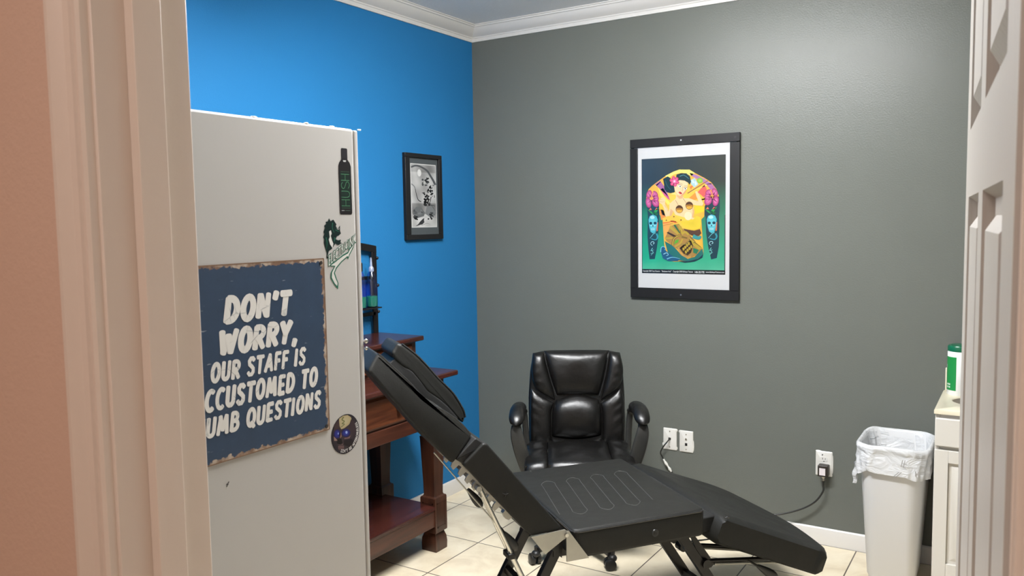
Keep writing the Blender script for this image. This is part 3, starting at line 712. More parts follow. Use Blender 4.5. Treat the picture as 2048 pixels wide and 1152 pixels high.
for i, chh in enumerate(ring):
    if chh == ' ': continue
    th = math.radians(-112 + i * 6.6); vs, fs, bb = text_faces(chh, .035); o0 = len(a.v)
    for x, y in vs:
        lx = (x - (bb[0] + bb[1]) / 2) * .0088; ly = y * .0098; rad = .93 * KR - ly - .0001
        # letters read anticlockwise, tops towards the centre
        tt = th + lx / (KR * .93); a.v.append((KX + .0006 + a.z * a.step, ky + rad * math.cos(tt), kz + rad * math.sin(tt))); a.col.append(rgb(214, 212, 210))
    a.f += [tuple(j + o0 for j in f) for f in fs]
ko = (KX, ky, kz); o = a.build('skull_sticker', M['vinyl'], None, ko); o.location = ko
tag(o, 'round dark skull sticker with glowing blue eyes low on the cabinet', 'sticker')

# ================================================================== SMALL INK-WASH PICTURE on the blue wall
fy0, fy1, fz0, fz1 = -.6655, -.347, 1.488, 1.950
pic = thing('framed_picture', 'small black framed ink-wash picture hanging on the blue wall', 'picture', (0, (fy0 + fy1) / 2, fz0)); off = pic.location
fr = MB(); bw = .037
for (a, b, c, d) in ((fy0, fy1, fz0, fz0 + bw * .75), (fy0, fy1, fz1 - bw * .6, fz1), (fy0, fy0 + bw, fz0 + bw * .75, fz1 - bw * .6), (fy1 - bw * .75, fy1, fz0 + bw * .75, fz1 - bw * .6)):
    fr.box(.001, .022, a, b, c, d)
fr.build('frame', M['frame'], pic, bevel=.002, off=off)
MB().box(.002, .010, fy0 + .02, fy1 - .02, fz0 + .02, fz1 - .02).build('mat_board', M['matb'], pic, smooth=False, off=off)
iy0, iy1, iz0, iz1 = -.608, -.3925, 1.555, 1.8935
a = Art(lambda x, y, h: (.0104 + h, iy0 + (x - 195) / 285 * (iy1 - iy0), iz1 - (y - 222) / 725 * (iz1 - iz0)))
a.poly(rgb(226, 226, 222), [(190, 216), (484, 216), (484, 950), (190, 950)]).up()
def wash(u, v):
    n = math.sin(u * 7 + v * 5) * .5 + math.sin(u * 13 - v * 11 + 1.2) * .3 + math.sin(v * 23 + u * 3) * .25
    base = 186 + 34 * n - (34 if v < .12 else 0) + (22 if v > .85 else 0) - (45 if .62 < v < .8 else 0)
    base = max(92, min(222, base)); return rgb(base, base, base * .99)
a.field(wash, 198, 477, 226, 942, 22, 46).up()
K1, K2, K3 = rgb(40, 42, 44), rgb(84, 88, 90), rgb(128, 131, 132)
a.ell(rgb(228, 228, 224), 290, 320, 22, 42, 0, rgb(236, 236, 232))
a.line(K2, [(198, 262), (250, 240), (310, 250), (380, 290), (420, 350), (450, 400), (474, 450)], 18, 26); a.line(K3, [(198, 450), (230, 480), (245, 530)], 12, 8)
a.line(K1, [(240, 510), (252, 575), (270, 630), (302, 652)], 5, 10)
a.poly(rgb(110, 113, 114), [(210, 800), (215, 740), (250, 710), (300, 715), (345, 780), (330, 820), (260, 840)]); a.poly(K3, [(345, 790), (365, 710), (420, 700), (470, 760), (470, 810), (400, 830)])
a.up()
rnd = random.Random(3)
for (cx, cy, r, n, cc) in ((350, 430, 34, 9, K2), (380, 395, 26, 7, K1), (405, 520, 40, 14, K1), (360, 600, 34, 12, K1), (370, 660, 40, 12, K1), (330, 550, 22, 6, K1), (450, 575, 18, 5, K1), (430, 480, 26, 6, K2), (240, 830, 30, 8, K1), (430, 800, 26, 8, K2), (400, 825, 34, 6, K1), (235, 770, 26, 8, K2), (300, 770, 30, 8, K3)):
    for k in range(n):
        x = cx + rnd.uniform(-r, r) * .8; y = cy + rnd.uniform(-r, r); s_ = rnd.uniform(.25, .5) * r
        a.z = 3 + k % 4; a.ell(cc, x, y, s_ * .8, s_ * rnd.uniform(.6, 1.5), rnd.uniform(0, 180), n=9)
a.z = 7
for (cx, cy, r) in ((345, 430, 15), (392, 560, 16), (405, 505, 9), (372, 640, 9), (430, 470, 12)): a.ell(rgb(196, 196, 192), cx, cy, r * .8, r * 1.3, 20, n=10)
a.up(); a.line(K1, [(330, 690), (370, 700), (430, 690), (462, 700)], 7, 4); a.line(K2, [(400, 660), (440, 720), (466, 760)], 6, 3); a.line(K1, [(420, 590), (405, 650), (380, 690)], 10, 5)
a.poly(rgb(58, 60, 62), [(336, 844), (328, 862), (334, 890), (310, 914), (280, 920), (250, 930), (232, 934), (262, 912), (282, 884), (304, 862), (322, 846)])
a.line(rgb(150, 150, 148), [(300, 925), (360, 905), (400, 915)], 6, 3)
a.build('ink_print', M['ink'], pic, off)

# ================================================================== POSTER on the gray wall
px0, px1, pz0, pz1 = 1.0135, 1.5955, 1.1655, 1.9955
pos = thing('framed_poster', 'large black framed tropical tattoo-art poster on the gray wall', 'picture', ((px0 + px1) / 2, 0, pz0)); off = pos.location
fr = MB(); b_ = .047
for (x0, x1, z0, z1) in ((px0, px1, pz0, pz0 + b_ + .005), (px0, px1, pz1 - b_ + .004, pz1), (px0, px0 + b_ - .006, pz0 + b_, pz1 - b_), (px1 - b_ - .002, px1, pz0 + b_, pz1 - b_)): fr.box(x0, x1, -.020, -.002, z0, z1)
fr.build('frame', M['frame'], pos, bevel=.0015, off=off)
pb = MB().box(px0 + .02, px1 - .02, -.0100, -.003, pz0 + .02, pz1 - .02).build('paper', M['paper'], pos, smooth=False, off=off)
for (x, z) in ((1.295, 1.976), (1.295, 1.186)):
    MB().tube([(x, -.020, z), (x, -.0222, z)], .0042, 14).build('screw', M['screw'], pos, off=off)
MB().tube([(1.572, -.020, 1.972), (1.572, -.0215, 1.972)], .0055, 14).build('screw_hole', M['hole'], pos, off=off)
ax0, ax1, az0, az1 = 1.0755, 1.5235, 1.294, 1.892
Q0, Q1, Q2, Q3 = Vector((1283.8, 318.2)), Vector((1453, 308.9)), Vector((1448, 549.9)), Vector((1282, 545.7))
def ap(sx, sy, h):
    # artist's layout grid -> sheet coordinates (u, v)
    v = (sy - 314) / 234.0
    for _ in range(6):
        top = Q0.y + (Q1.y - Q0.y) * (sx - Q0.x) / (Q1.x - Q0.x); bot = Q3.y + (Q2.y - Q3.y) * (sx - Q3.x) / (Q2.x - Q3.x); v = (sy - top) / (bot - top)
    l = Q0.x + (Q3.x - Q0.x) * v; r = Q1.x + (Q2.x - Q1.x) * v; u = (sx - l) / (r - l)
    return (ax0 + u * (ax1 - ax0), -.0103 - h, az1 - v * (az1 - az0))
a = Art(ap); a.step = .00010
def T(pts): return [(1265 + x / 8.229, 300 + y / 8.229) for x, y in pts]      # upper half grid
def Bt(pts): return [(1265 + x / 7.2, 430 + y / 7.2) for x, y in pts]          # lower half grid
def TE(c, x, y, rx, ry, rot=0, c2=None, n=22): a.ell(c, 1265 + x / 8.229, 300 + y / 8.229, rx / 8.229, ry / 8.229, rot, c2, n)
def BE(c, x, y, rx, ry, rot=0, c2=None, n=22): a.ell(c, 1265 + x / 7.2, 430 + y / 7.2, rx / 7.2, ry / 7.2, rot, c2, n)
def TL(c, pts, w, w1=None): a.line(c, T(pts), w / 8.229, None if w1 is None else w1 / 8.229)
def BL(c, pts, w, w1=None): a.line(c, Bt(pts), w / 7.2, None if w1 is None else w1 / 7.2)
# backdrop
def lerp(c, d, t): return tuple(c[i] + (d[i] - c[i]) * t for i in range(4))
C_tl, C_tr, C_ml, C_mr, C_bl, C_br = rgb(40, 58, 70), rgb(48, 54, 48), rgb(20, 112, 90), rgb(48, 112, 84), rgb(26, 168, 130), rgb(60, 172, 134)
def backd(u, v):
    if v < .42: c = lerp(lerp(C_tl, C_tr, u), lerp(C_tl, C_tr, u), 0); c = lerp(c, lerp(C_ml, C_mr, u), max(0, (v - .22) / .20) * (.7 + .3 * u))
    else: c = lerp(lerp(C_ml, C_mr, u), lerp(C_bl, C_br, u), min(1, (v - .42) / .45))
    if v > .88: c = lerp(c, rgb(110, 196, 164), (v - .88) / .12 * .6)
    k = 1 + .07 * math.sin(u * 19 + v * 13) * math.sin(v * 17 - u * 7); return (c[0] * k, c[1] * k, c[2] * k, 1)
def full(u, v, z):
    return (ax0 + u * (ax1 - ax0), -.0103 - z, az1 - v * (az1 - az0))
sv = a.place; a.place = lambda x, y, h: full(x, y, h)
a.field(backd, 0, 1, 0, 1, 14, 24)
a.up(); BKP = rgb(22, 24, 26)
a.poly(BKP, [(0, .963), (1, .963), (1, 1), (0, 1)]); a.poly(BKP, [(0, 0), (.006, 0), (.006, 1), (0, 1)]); a.poly(BKP, [(0, 0), (1, 0), (1, .004), (0, .004)]); a.poly(rgb(58, 60, 58), [(.99, .5), (1, .5), (1, 1), (.99, 1)])
a.up()
for t, u0, u1 in (('Copyright 2008 Tony Ciavarro', .012, .225), ('"Backpiece Hula"', .245, .365), ('Copyright 2008 Bullseye Tattoos', .385, .625), ('1-866-285-7785', .645, .76), ('www.BullseyeTattoos.com', .775, .988)):
    vs, fs = text_unit(t, .012); o0 = len(a.v)
    for x, y in vs: a.v.append(a.place(u0 + (u1 - u0) * x, .991 - .018 * y, a.z * a.step)); a.col.append(rgb(226, 228, 228))
    a.f += [tuple(j + o0 for j in f) for f in fs]
a.place = sv; a.z = 1
# dark sleeves and glowing back shape
NV = rgb(24, 62, 74)
a.poly(NV, T([(232, 780), (262, 660), (330, 600), (440, 640), (450, 900), (452, 1060)]) + Bt([(392, 10), (372, 330), (350, 480), (318, 630), (240, 632), (222, 480), (212, 300), (222, 20)]))
a.poly(NV, T([(1195, 1060), (1190, 640), (1300, 560), (1392, 640), (1440, 780), (1440, 950), (1425, 1100)]) + Bt([(1250, 180), (1236, 460), (1206, 620), (1128, 640), (1090, 460), (1064, 260), (1060, 30)]))
a.up()
a.poly(rgb(236, 176, 60), T([(228, 800), (236, 720), (270, 640), (330, 585), (450, 500), (580, 410), (700, 350), (800, 316), (880, 324), (960, 318), (1060, 380), (1200, 455), (1310, 528), (1390, 640), (1430, 760), (1300, 760), (1200, 920), (1190, 1090)]) + Bt([(1000, 60), (1024, 560), (1000, 600), (880, 660), (600, 670), (480, 640), (455, 330), (440, 60), (425, 10)]) + T([(455, 1060), (440, 830)]), rgb(250, 214, 84))
a.up()
for c, p in ((rgb(226, 222, 120), [(560, 420), (700, 352), (800, 318), (960, 320), (1050, 375), (1000, 420), (840, 370), (700, 400), (600, 470)]),
             (rgb(168, 100, 158), [(380, 560), (470, 500), (560, 620), (620, 780), (560, 720), (470, 640)]), (rgb(172, 120, 176), [(960, 370), (1080, 410), (1200, 470), (1320, 560), (1230, 560), (1080, 470), (990, 420)]),
             (rgb(206, 84, 150), [(470, 640), (520, 620), (640, 820), (600, 800), (540, 740)]), (rgb(228, 96, 90), [(1090, 690), (1200, 570), (1240, 640), (1190, 780), (1150, 740)]), (rgb(236, 120, 70), [(960, 600), (1040, 560), (980, 650)]),
             (rgb(176, 110, 164), [(1230, 560), (1310, 540), (1390, 650), (1300, 650)]), (rgb(240, 226, 96), [(430, 600), (540, 760), (640, 870), (600, 900), (470, 740)]), (rgb(246, 200, 60), [(440, 860), (520, 900), (560, 1080), (500, 1060)]),
             (rgb(250, 206, 40), [(1040, 900), (1190, 930), (1190, 1010), (1040, 1050)]), (rgb(232, 140, 58), [(450, 970), (520, 980), (560, 1100), (480, 1150)]), (rgb(236, 150, 60), [(930, 800), (1060, 690), (1090, 800), (1010, 830)])):
    a.poly(c, T(p))
for p in ([(500, 500), (410, 590), (380, 580)], [(640, 720), (720, 690), (730, 730)], [(940, 700), (1080, 640), (1240, 560), (1250, 580)]): a.poly(rgb(250, 224, 130), T(p))
a.up()
# hair
HR = rgb(16, 50, 58)
a.poly(HR, T([(520, 470), (600, 430), (650, 460), (660, 560), (720, 600), (715, 690), (640, 706), (580, 690), (540, 640), (535, 560)]))
a.poly(HR, T([(740, 480), (745, 400), (820, 378), (910, 380), (970, 430), (985, 520), (960, 570), (935, 530), (860, 500), (790, 520)]))
# tray, glass, lime
a.poly(rgb(120, 76, 46), T([(920, 700), (930, 714), (1262, 506), (1250, 494)])); TE(rgb(120, 180, 56), 1130, 500, 48, 46, 0, rgb(176, 214, 92))
a.poly(rgb(170, 208, 214), T([(980, 492), (1046, 455), (1104, 560), (1040, 614), (985, 560)]))
# arms
SK, SK2 = rgb(242, 208, 158), rgb(226, 178, 128)
a.poly(SK, T([(455, 830), (480, 780), (530, 770), (556, 800), (548, 880), (590, 960), (620, 1060), (640, 1060), (600, 1110), (550, 1080), (530, 960), (500, 890), (450, 860)]))
a.poly(SK, T([(850, 790), (960, 790), (1060, 830), (1100, 830), (1070, 760), (1050, 680), (1080, 670), (1120, 740), (1180, 880), (1160, 912), (1060, 905), (960, 880)]))
a.up()
TL(rgb(70, 130, 140), [(800, 430), (870, 410), (950, 470)], 16, 8); TL(rgb(40, 90, 98), [(560, 500), (590, 580), (650, 650)], 14, 8)
a.poly(rgb(214, 234, 236), T([(996, 500), (1020, 486), (1040, 530), (1016, 548)])); a.poly(rgb(214, 234, 236), T([(1040, 520), (1060, 508), (1082, 556), (1054, 580)])); TL(rgb(210, 150, 100), [(925, 702), (1250, 500)], 6)
# torso
a.poly(SK, T([(720, 690), (760, 740), (850, 760), (870, 800), (930, 860), (1010, 920), (1030, 1010), (1010, 1110)]) + Bt([(960, 40), (880, 60), (760, 30)]) + T([(720, 1060), (690, 1000), (640, 1100), (600, 1150), (590, 1060), (620, 960), (622, 880), (680, 830), (724, 800), (736, 760)]))
a.up()
a.poly(SK2, T([(735, 740), (860, 752), (840, 790), (790, 800)])); TE(rgb(250, 224, 184), 930, 1080, 60, 70); a.poly(SK2, T([(1000, 930), (1030, 1000), (1010, 1110), (990, 1100), (1005, 1010)]))
a.poly(SK2, T([(640, 960), (690, 1000), (640, 1100), (620, 1090)]))
TL(rgb(120, 80, 50), [(725, 820), (770, 900)], 5); TL(rgb(120, 80, 50), [(850, 790), (905, 870)], 5)
for p in ([(460, 840), (500, 850), (540, 840)], [(470, 800), (505, 812)], [(545, 900), (600, 1010)], [(1100, 835), (1060, 850)]): TL(rgb(176, 120, 78), p, 5, 2)
# head
a.poly(rgb(246, 214, 168), T([(705, 590), (740, 520), (800, 490), (880, 500), (935, 535), (925, 620), (890, 690), (850, 740), (800, 755), (750, 720), (715, 660)]))
a.up()
a.poly(rgb(222, 160, 120), T([(905, 640), (925, 620), (890, 700), (850, 742), (800, 756), (850, 710)]))
TE(rgb(250, 250, 246), 800, 592, 24, 18, 25); TE(rgb(250, 250, 246), 892, 632, 26, 16, 15); a.poly(rgb(196, 60, 60), T([(776, 690), (800, 676), (836, 700), (832, 722), (800, 722)]))
TL(rgb(40, 26, 22), [(775, 568), (805, 566), (838, 580)], 9, 4); TL(rgb(40, 26, 22), [(868, 616), (905, 612), (940, 600)], 8, 3); TL(rgb(60, 40, 30), [(772, 548), (810, 542), (848, 560)], 5, 3); TL(rgb(60, 40, 30), [(870, 590), (905, 586), (930, 578)], 5, 3)
TL(rgb(196, 130, 92), [(850, 600), (848, 650), (832, 668), (850, 672)], 5, 4)
a.up(); TE(rgb(30, 24, 20), 806, 594, 10, 12); TE(rgb(30, 24, 20), 890, 632, 10, 11); TL(rgb(120, 26, 36), [(778, 696), (806, 696), (834, 706)], 4)
# hair flower
for k in range(6): TE(rgb(208, 46, 108), 712 + 46 * math.cos(k * PI / 3 + .3), 512 + 52 * math.sin(k * PI / 3 + .3), 36, 30, k * 60 + 17, rgb(238, 112, 160), 14)
a.up(); TE(rgb(238, 120, 170), 712, 510, 32, 34); a.up(); TE(rgb(248, 214, 226), 712, 510, 14, 16)
# halter cups
for cx, cy in ((788, 968), (952, 910)):
    TE(rgb(88, 52, 24), cx, cy, 62, 66); a.up(); TE(rgb(196, 138, 46), cx, cy + 6, 54, 54, 0, rgb(150, 96, 36)); a.up()
    a.poly(rgb(232, 184, 70), T([(cx - 50, cy + 22), (cx, cy + 8), (cx + 52, cy + 20), (cx + 30, cy + 52), (cx, cy + 60), (cx - 32, cy + 52)]), rgb(214, 158, 54)); a.poly(rgb(78, 46, 24), T([(cx - 56, cy - 8), (cx - 40, cy - 46), (cx, cy - 62), (cx + 40, cy - 46), (cx + 56, cy - 8), (cx, cy - 22)])); a.z -= 2
a.z += 2
# hibiscus
for (fx, fy_, mir) in ((330, 800, 1), (1316, 775, -1)):
    for (dx, dy, rx, ry, rot) in ((-50, -80, 46, 70, 20), (48, -70, 52, 66, -24), (-62, 60, 48, 88, -10), (58, 60, 58, 76, -30), (70, -10, 46, 50, 0)):
        a.z += 1; TE(rgb(158, 34, 104), fx + mir * dx, fy_ + dy, rx, ry, mir * rot, rgb(244, 134, 190), 18)
        TL(rgb(252, 190, 222), [(fx + mir * dx * .5, fy_ + dy * .5), (fx + mir * dx * 1.3, fy_ + dy * 1.3)], 12, 4)
    a.z += 1; TL(rgb(240, 150, 96), [(fx - mir * 14, fy_ + 20), (fx - mir * 6, fy_ - 60), (fx + mir * 20, fy_ - 120)], 14, 22); a.z -= 6
a.z += 6
GN = rgb(40, 150, 76)
for x0, y0, mir in ((345, 1000, 1), (1290, 990, 1)):
    a.poly(GN, T([(x0 - 100, y0 - 35), (x0 - 20, y0 + 10), (x0 + 10, y0 + 60), (x0 - 40, y0 + 30)])); a.poly(GN, T([(x0 + 8, y0 + 40), (x0 + 20, y0 - 10), (x0 + 105, y0 - 60), (x0 + 60, y0 + 20)])); a.poly(rgb(24, 104, 56), T([(x0 + 10, y0 + 10), (x0 + 92, y0 + 40), (x0 + 50, y0 + 80)]))
    a.poly(rgb(216, 110, 90), T([(x0 - 40, y0 - 60), (x0 - 20, y0 - 20), (x0 - 70, y0 - 20)])); a.poly(rgb(216, 110, 90), T([(x0 + 60, y0 - 60), (x0 + 90, y0 - 20), (x0 + 30, y0 - 20)]))
a.up()
# turquoise skulls, waves on the sleeves
CY, CY2, DK = rgb(74, 180, 196), rgb(176, 226, 232), rgb(14, 60, 78)
for ox in (0, 846):
    a.poly(rgb(202, 104, 72), Bt([(340 + ox, 90), (376 + ox, 100), (370 + ox, 220), (350 + ox, 230)])); a.up()
    a.poly(CY, Bt([(232 + ox, 60), (252 + ox, 8), (300 + ox, -12), (350 + ox, 8), (370 + ox, 60), (362 + ox, 120), (352 + ox, 180), (336 + ox, 240), (296 + ox, 258), (262 + ox, 236), (246 + ox, 180), (236 + ox, 120)]), rgb(110, 204, 216)); a.up()
    BE(CY2, 290 + ox, 28, 34, 24, 0); BE(DK, 266 + ox, 112, 22, 20); BE(DK, 330 + ox, 110, 22, 20); a.poly(DK, Bt([(296 + ox, 130), (308 + ox, 160), (284 + ox, 160)])); BL(CY2, [(252 + ox, 140), (290 + ox, 150)], 7); BL(CY2, [(310 + ox, 150), (345 + ox, 138)], 7)
    for i in range(6): a.poly(CY2, Bt([(268 + ox + i * 10, 186), (275 + ox + i * 10, 186), (275 + ox + i * 10, 212), (268 + ox + i * 10, 212)]))
    BL(DK, [(266 + ox, 200), (328 + ox, 200)], 3)
    BL(rgb(52, 150, 168), [(350 + ox, 262), (366 + ox, 310), (336 + ox, 350), (270 + ox, 336)], 26, 12); BL(rgb(110, 200, 206), [(336 + ox, 250), (300 + ox, 270), (250 + ox, 330)], 10, 6)
    BL(CY2, [(296 + ox, 412), (312 + ox, 400), (300 + ox, 378), (272 + ox, 384), (262 + ox, 412), (286 + ox, 436)], 9, 6)
    BL(rgb(130, 210, 206), [(290 + ox, 470), (270 + ox, 500), (296 + ox, 530), (264 + ox, 575)], 9, 5); BL(rgb(130, 210, 206), [(256 + ox, 510), (306 + ox, 496)], 6, 4); BL(rgb(130, 210, 206), [(258 + ox, 550), (308 + ox, 540)], 6, 4)
a.up()
# yellow tail and loincloth
a.poly(rgb(236, 206, 60), Bt([(700, 80), (790, 84), (880, 60), (940, 10), (990, 30), (1000, 120), (980, 190), (900, 214), (800, 190), (730, 140)]), rgb(216, 192, 48))
a.poly(rgb(86, 56, 40), Bt([(740, 190), (800, 204), (900, 222), (980, 200), (1000, 260), (960, 300), (860, 290), (780, 240)]))
a.poly(rgb(246, 196, 70), Bt([(440, 40), (520, 10), (640, 4), (720, 70), (660, 130), (540, 110), (450, 90)])); a.poly(rgb(240, 170, 80), Bt([(450, 100), (560, 110), (560, 240), (480, 300), (455, 250)]))
a.up()
BL(rgb(232, 112, 50), [(450, 110), (540, 96), (600, 80), (660, 108)], 14, 10); BL(rgb(232, 112, 50), [(560, 84), (640, 100)], 20, 30); BL(rgb(150, 70, 30), [(450, 150), (520, 130), (600, 120)], 5, 3)
for x, y in ((498, 66), (610, 14), (712, 62)): a.poly(rgb(90, 56, 20), Bt([(x - 12, y + 12), (x, y - 10), (x + 14, y + 10)]))
# carved mask
OL1, OL2, BRN = rgb(186, 160, 54), rgb(120, 98, 36), rgb(60, 40, 24)
a.poly(rgb(36, 110, 104), Bt([(470, 370), (560, 420), (620, 470), (700, 560), (800, 630), (900, 600), (1010, 480), (1024, 560), (960, 630), (820, 670), (620, 640), (520, 560)]))
a.poly(rgb(170, 130, 66), Bt([(480, 320), (560, 150), (680, 120), (740, 200), (830, 270), (910, 380), (1010, 470), (940, 560), (850, 610), (760, 590), (690, 510), (600, 450), (490, 360)]))
a.up()
for p, c in (([(540, 180), (560, 140), (690, 260), (660, 280)], OL1), ([(500, 250), (520, 236), (650, 300), (600, 310)], BRN), ([(600, 140), (630, 130), (700, 250), (690, 262)], rgb(40, 104, 60)), ([(660, 130), (720, 160), (735, 230), (710, 260)], OL1), ([(470, 320), (590, 310), (585, 340), (480, 345)], OL1),
             ([(820, 320), (930, 400), (1010, 470), (960, 500), (850, 400)], OL1), ([(880, 470), (960, 500), (930, 560), (880, 540)], rgb(40, 120, 84)), ([(690, 480), (720, 450), (800, 380), (850, 360), (880, 440), (850, 540), (800, 580), (740, 550)], BRN)): a.poly(c, Bt(p))
BL(BRN, [(590, 430), (600, 350), (660, 300), (720, 300)], 34, 22); BL(BRN, [(690, 480), (760, 420), (820, 380), (830, 340)], 16, 12); BL(rgb(196, 150, 84), [(668, 460), (700, 550), (780, 600), (850, 590)], 22, 18)
a.up(); BL(OL1, [(590, 430), (600, 350), (660, 300), (720, 300)], 22, 14); BL(OL1, [(620, 450), (700, 400), (730, 340)], 26, 20); BL(rgb(150, 130, 70), [(700, 420), (780, 410), (830, 350)], 14, 10)
a.poly(rgb(90, 170, 50), Bt([(605, 420), (625, 360), (680, 345), (665, 390)])); BL(OL1, [(720, 270), (770, 240), (820, 280)], 34, 30); BL(OL2, [(720, 310), (800, 330)], 24, 20)
for i in range(4):
    for j in range(2):
        x = 740 + i * 26 + j * 34; y = 490 - i * 26 + j * 44; a.poly(OL1, Bt([(x - 14, y - 18), (x + 12, y - 28), (x + 18, y + 10), (x - 4, y + 22)]))
BL(BRN, [(700, 212), (712, 300)], 6, 4); BL(BRN, [(840, 310), (910, 380), (880, 400)], 7, 5); BL(BRN, [(900, 390), (990, 460)], 7, 5)
# blue waves below
a.up()
WV = rgb(28, 86, 124)
a.poly(WV, Bt([(410, 520), (420, 460), (470, 450), (480, 500), (520, 540), (600, 600), (690, 620), (660, 660), (520, 660), (440, 620)])); a.poly(rgb(22, 54, 70), Bt([(660, 660), (800, 664), (950, 630), (1020, 560), (1010, 610), (900, 668), (760, 684)]))
a.up(); BL(rgb(120, 190, 216), [(410, 530), (420, 462), (460, 452), (480, 480), (462, 500)], 12, 5); BL(rgb(150, 206, 226), [(450, 560), (500, 540), (520, 570), (490, 584)], 12, 6); BL(rgb(120, 190, 216), [(500, 630), (580, 606), (690, 626)], 16, 4); BL(rgb(60, 150, 150), [(880, 300), (960, 330), (990, 300)], 60, 30)
a.build('art_print', M['ink'], pos, off)
MB().box(px0 + .03, px1 - .03, -.0168, -.0152, pz0 + .03, pz1 - .03).build('clear_pane', M['pane'], pos, smooth=False, off=off)

# ================================================================== SIDEBOARD with raised drawer deck
DX0, DX1, DYR, DYL = .018, .45, -.940, -2.16
sb = thing('sideboard', 'dark mahogany sideboard with turned legs and raised drawer deck by the blue wall', 'sideboard', (.23, (DYR + DYL) / 2, 0)); off = sb.location
def leg(cx, cy):
    prof = [(0, .043), (.004, .0435), (.035, .0445), (.062, .042), (.080, .036), (.092, .033), (.094, .045), (.100, .0455), (.258, .0455), (.264, .044), (.268, .036), (.275, .033), (.33, .034), (.552, .042), (.560, .043), (.564, .031), (.572, .028),
            (.581, .035), (.588, .045), (.595, .035), (.603, .028), (.612, .029), (.618, .038), (.640, .044), (.84, .044)]
    return MB().loft([[(cx - h, cy - h, z), (cx + h, cy - h, z), (cx + h, cy + h, z), (cx - h, cy + h, z)] for z, h in prof])
for (x, y) in ((DX1 - .046, DYR - .043), (DX0 + .052, DYR - .043), (DX1 - .046, DYL + .043), (DX0 + .052, DYL + .043)):
    lg = leg(x, y).build('leg', M['wz'], sb, bevel=.0012, off=off, angle=28)
    bp = MB()
    if x > .3:
        for (xa, xb, ya, yb, pl_) in ((x - .032, x + .032, None, y - .0462, 'y'), (None, x + .0462, y - .032, y + .032, 'x')):
            for zc0, zc1 in ((.118, .124), (.234, .240)):
                if pl_ == 'y': bp.box(xa, xb, yb, yb + .002, zc0, zc1)
                else: bp.box(xb - .002, xb, ya, yb, zc0, zc1)
            if pl_ == 'y': bp.box(xa, xa + .006, yb, yb + .002, .118, .24); bp.box(xb - .006, xb, yb, yb + .002, .118, .24)
            else: bp.box(xb - .002, xb, ya, ya + .006, .118, .24); bp.box(xb - .002, xb, yb - .006, yb, .118, .24)
        bp.build('carved_panel', M['wz'], lg, off=off)
MB().box(DX0 + .03, DX1 - .006, DYL + .05, DYR - .05, .128, .208).build('shelf_apron', M['wy'], sb, bevel=.002, off=off)
MB().box(DX0 + .01, DX1 - .002, DYL + .03, DYR - .06, .208, .226).build('lower_shelf', M['wtop'], sb, bevel=.003, off=off)
MB().box(DX0 + .005, DX1 - .012, DYL + .01, DYR - .01, .640, .842).build('body', M['wx'], sb, bevel=.002, off=off)
MB().box(DX0 + .01, DX1 - .002, DYL + .085, DYR - .085, .615, .682).build('front_apron', M['wy'], sb, bevel=.003, off=off)
nd = 2; yw = (DYR - .09 - (DYL + .09)) / nd
for k in range(nd):
    ya = DYL + .09 + k * yw; yb = ya + yw
    d = MB(); d.box(DX1 - .015, DX1 - .004, ya + .006, yb - .006, .690, .826); d.loft([[(DX1 - .004, ya + .006, .690), (DX1 - .004, yb - .006, .690), (DX1 - .004, yb - .006, .826), (DX1 - .004, ya + .006, .826)], [(DX1 + .004, ya + .016, .700), (DX1 + .004, yb - .016, .700), (DX1 + .004, yb - .016, .816), (DX1 + .004, ya + .016, .816)]], False, True)
    dr = d.build('drawer', M['wdr'], sb, off=off, angle=20)
    for yy in ((ya + yb) / 2,):
        MB().tube([(DX1 + .004, yy, .758), (DX1 + .016, yy, .758), (DX1 + .024, yy, .758)], [.008, .007, .013], 12).build('knob', M['brass'], dr, off=off)
mo = MB()
MP = [(0, .826), (.006, .826), (.008, .832), (.014, .835), (.016, .842), (.026, .846), (0, .846)]
mo.prism(MP, lambda a_, z: (DX1 - .010 + a_, DYL - a_ + .01, z), lambda a_, z: (DX1 - .010 + a_, DYR - .01 + a_, z)); mo.prism(MP, lambda a_, z: (DX0, DYR - .01 + a_, z), lambda a_, z: (DX1 - .010 + a_, DYR - .01 + a_, z)); mo.prism(MP, lambda a_, z: (DX0, DYL + .01 - a_, z), lambda a_, z: (DX1 - .010 + a_, DYL - a_ + .01, z))
mo.build('cove_moulding', M['wy'], sb, off=off, angle=20)
MB().box(DX0, .500, DYL - .052, DYR + .052, .846, .870).build('top', M['wtop'], sb, bevel=.006, seg=3, off=off)
# raised deck : a row of small drawers
HYR, HYL = -.930, -2.17
MB().box(DX0, .275, HYL, HYR, .870, 1.004).build('deck_body', M['wx'], sb, bevel=.002, off=off)
ndk = 2; yw = (HYR - HYL - .06) / ndk
for k in range(ndk):
    ya = HYL + .03 + k * yw; yb = ya + yw
    d = MB(); d.box(.268, .280, ya + .012, yb - .006, .886, .990); d.loft([[(.280, ya + .012, .886), (.280, yb - .006, .886), (.280, yb - .006, .990), (.280, ya + .012, .990)], [(.288, ya + .021, .895), (.288, yb - .015, .895), (.288, yb - .015, .981), (.288, ya + .021, .981)]], False, True)
    dr = d.build('drawer', M['wdr'], sb, off=off, angle=20)
    MB().tube([(.288, (ya + yb) / 2, .938), (.300, (ya + yb) / 2, .938), (.308, (ya + yb) / 2, .938)], [.007, .006, .012], 12).build('knob', M['brass'], dr, off=off)
MB().box(DX0 - .004, .312, HYL - .022, HYR + .022, 1.004, 1.0275).build('deck_top', M['wtop'], sb, bevel=.006, seg=3, off=off)

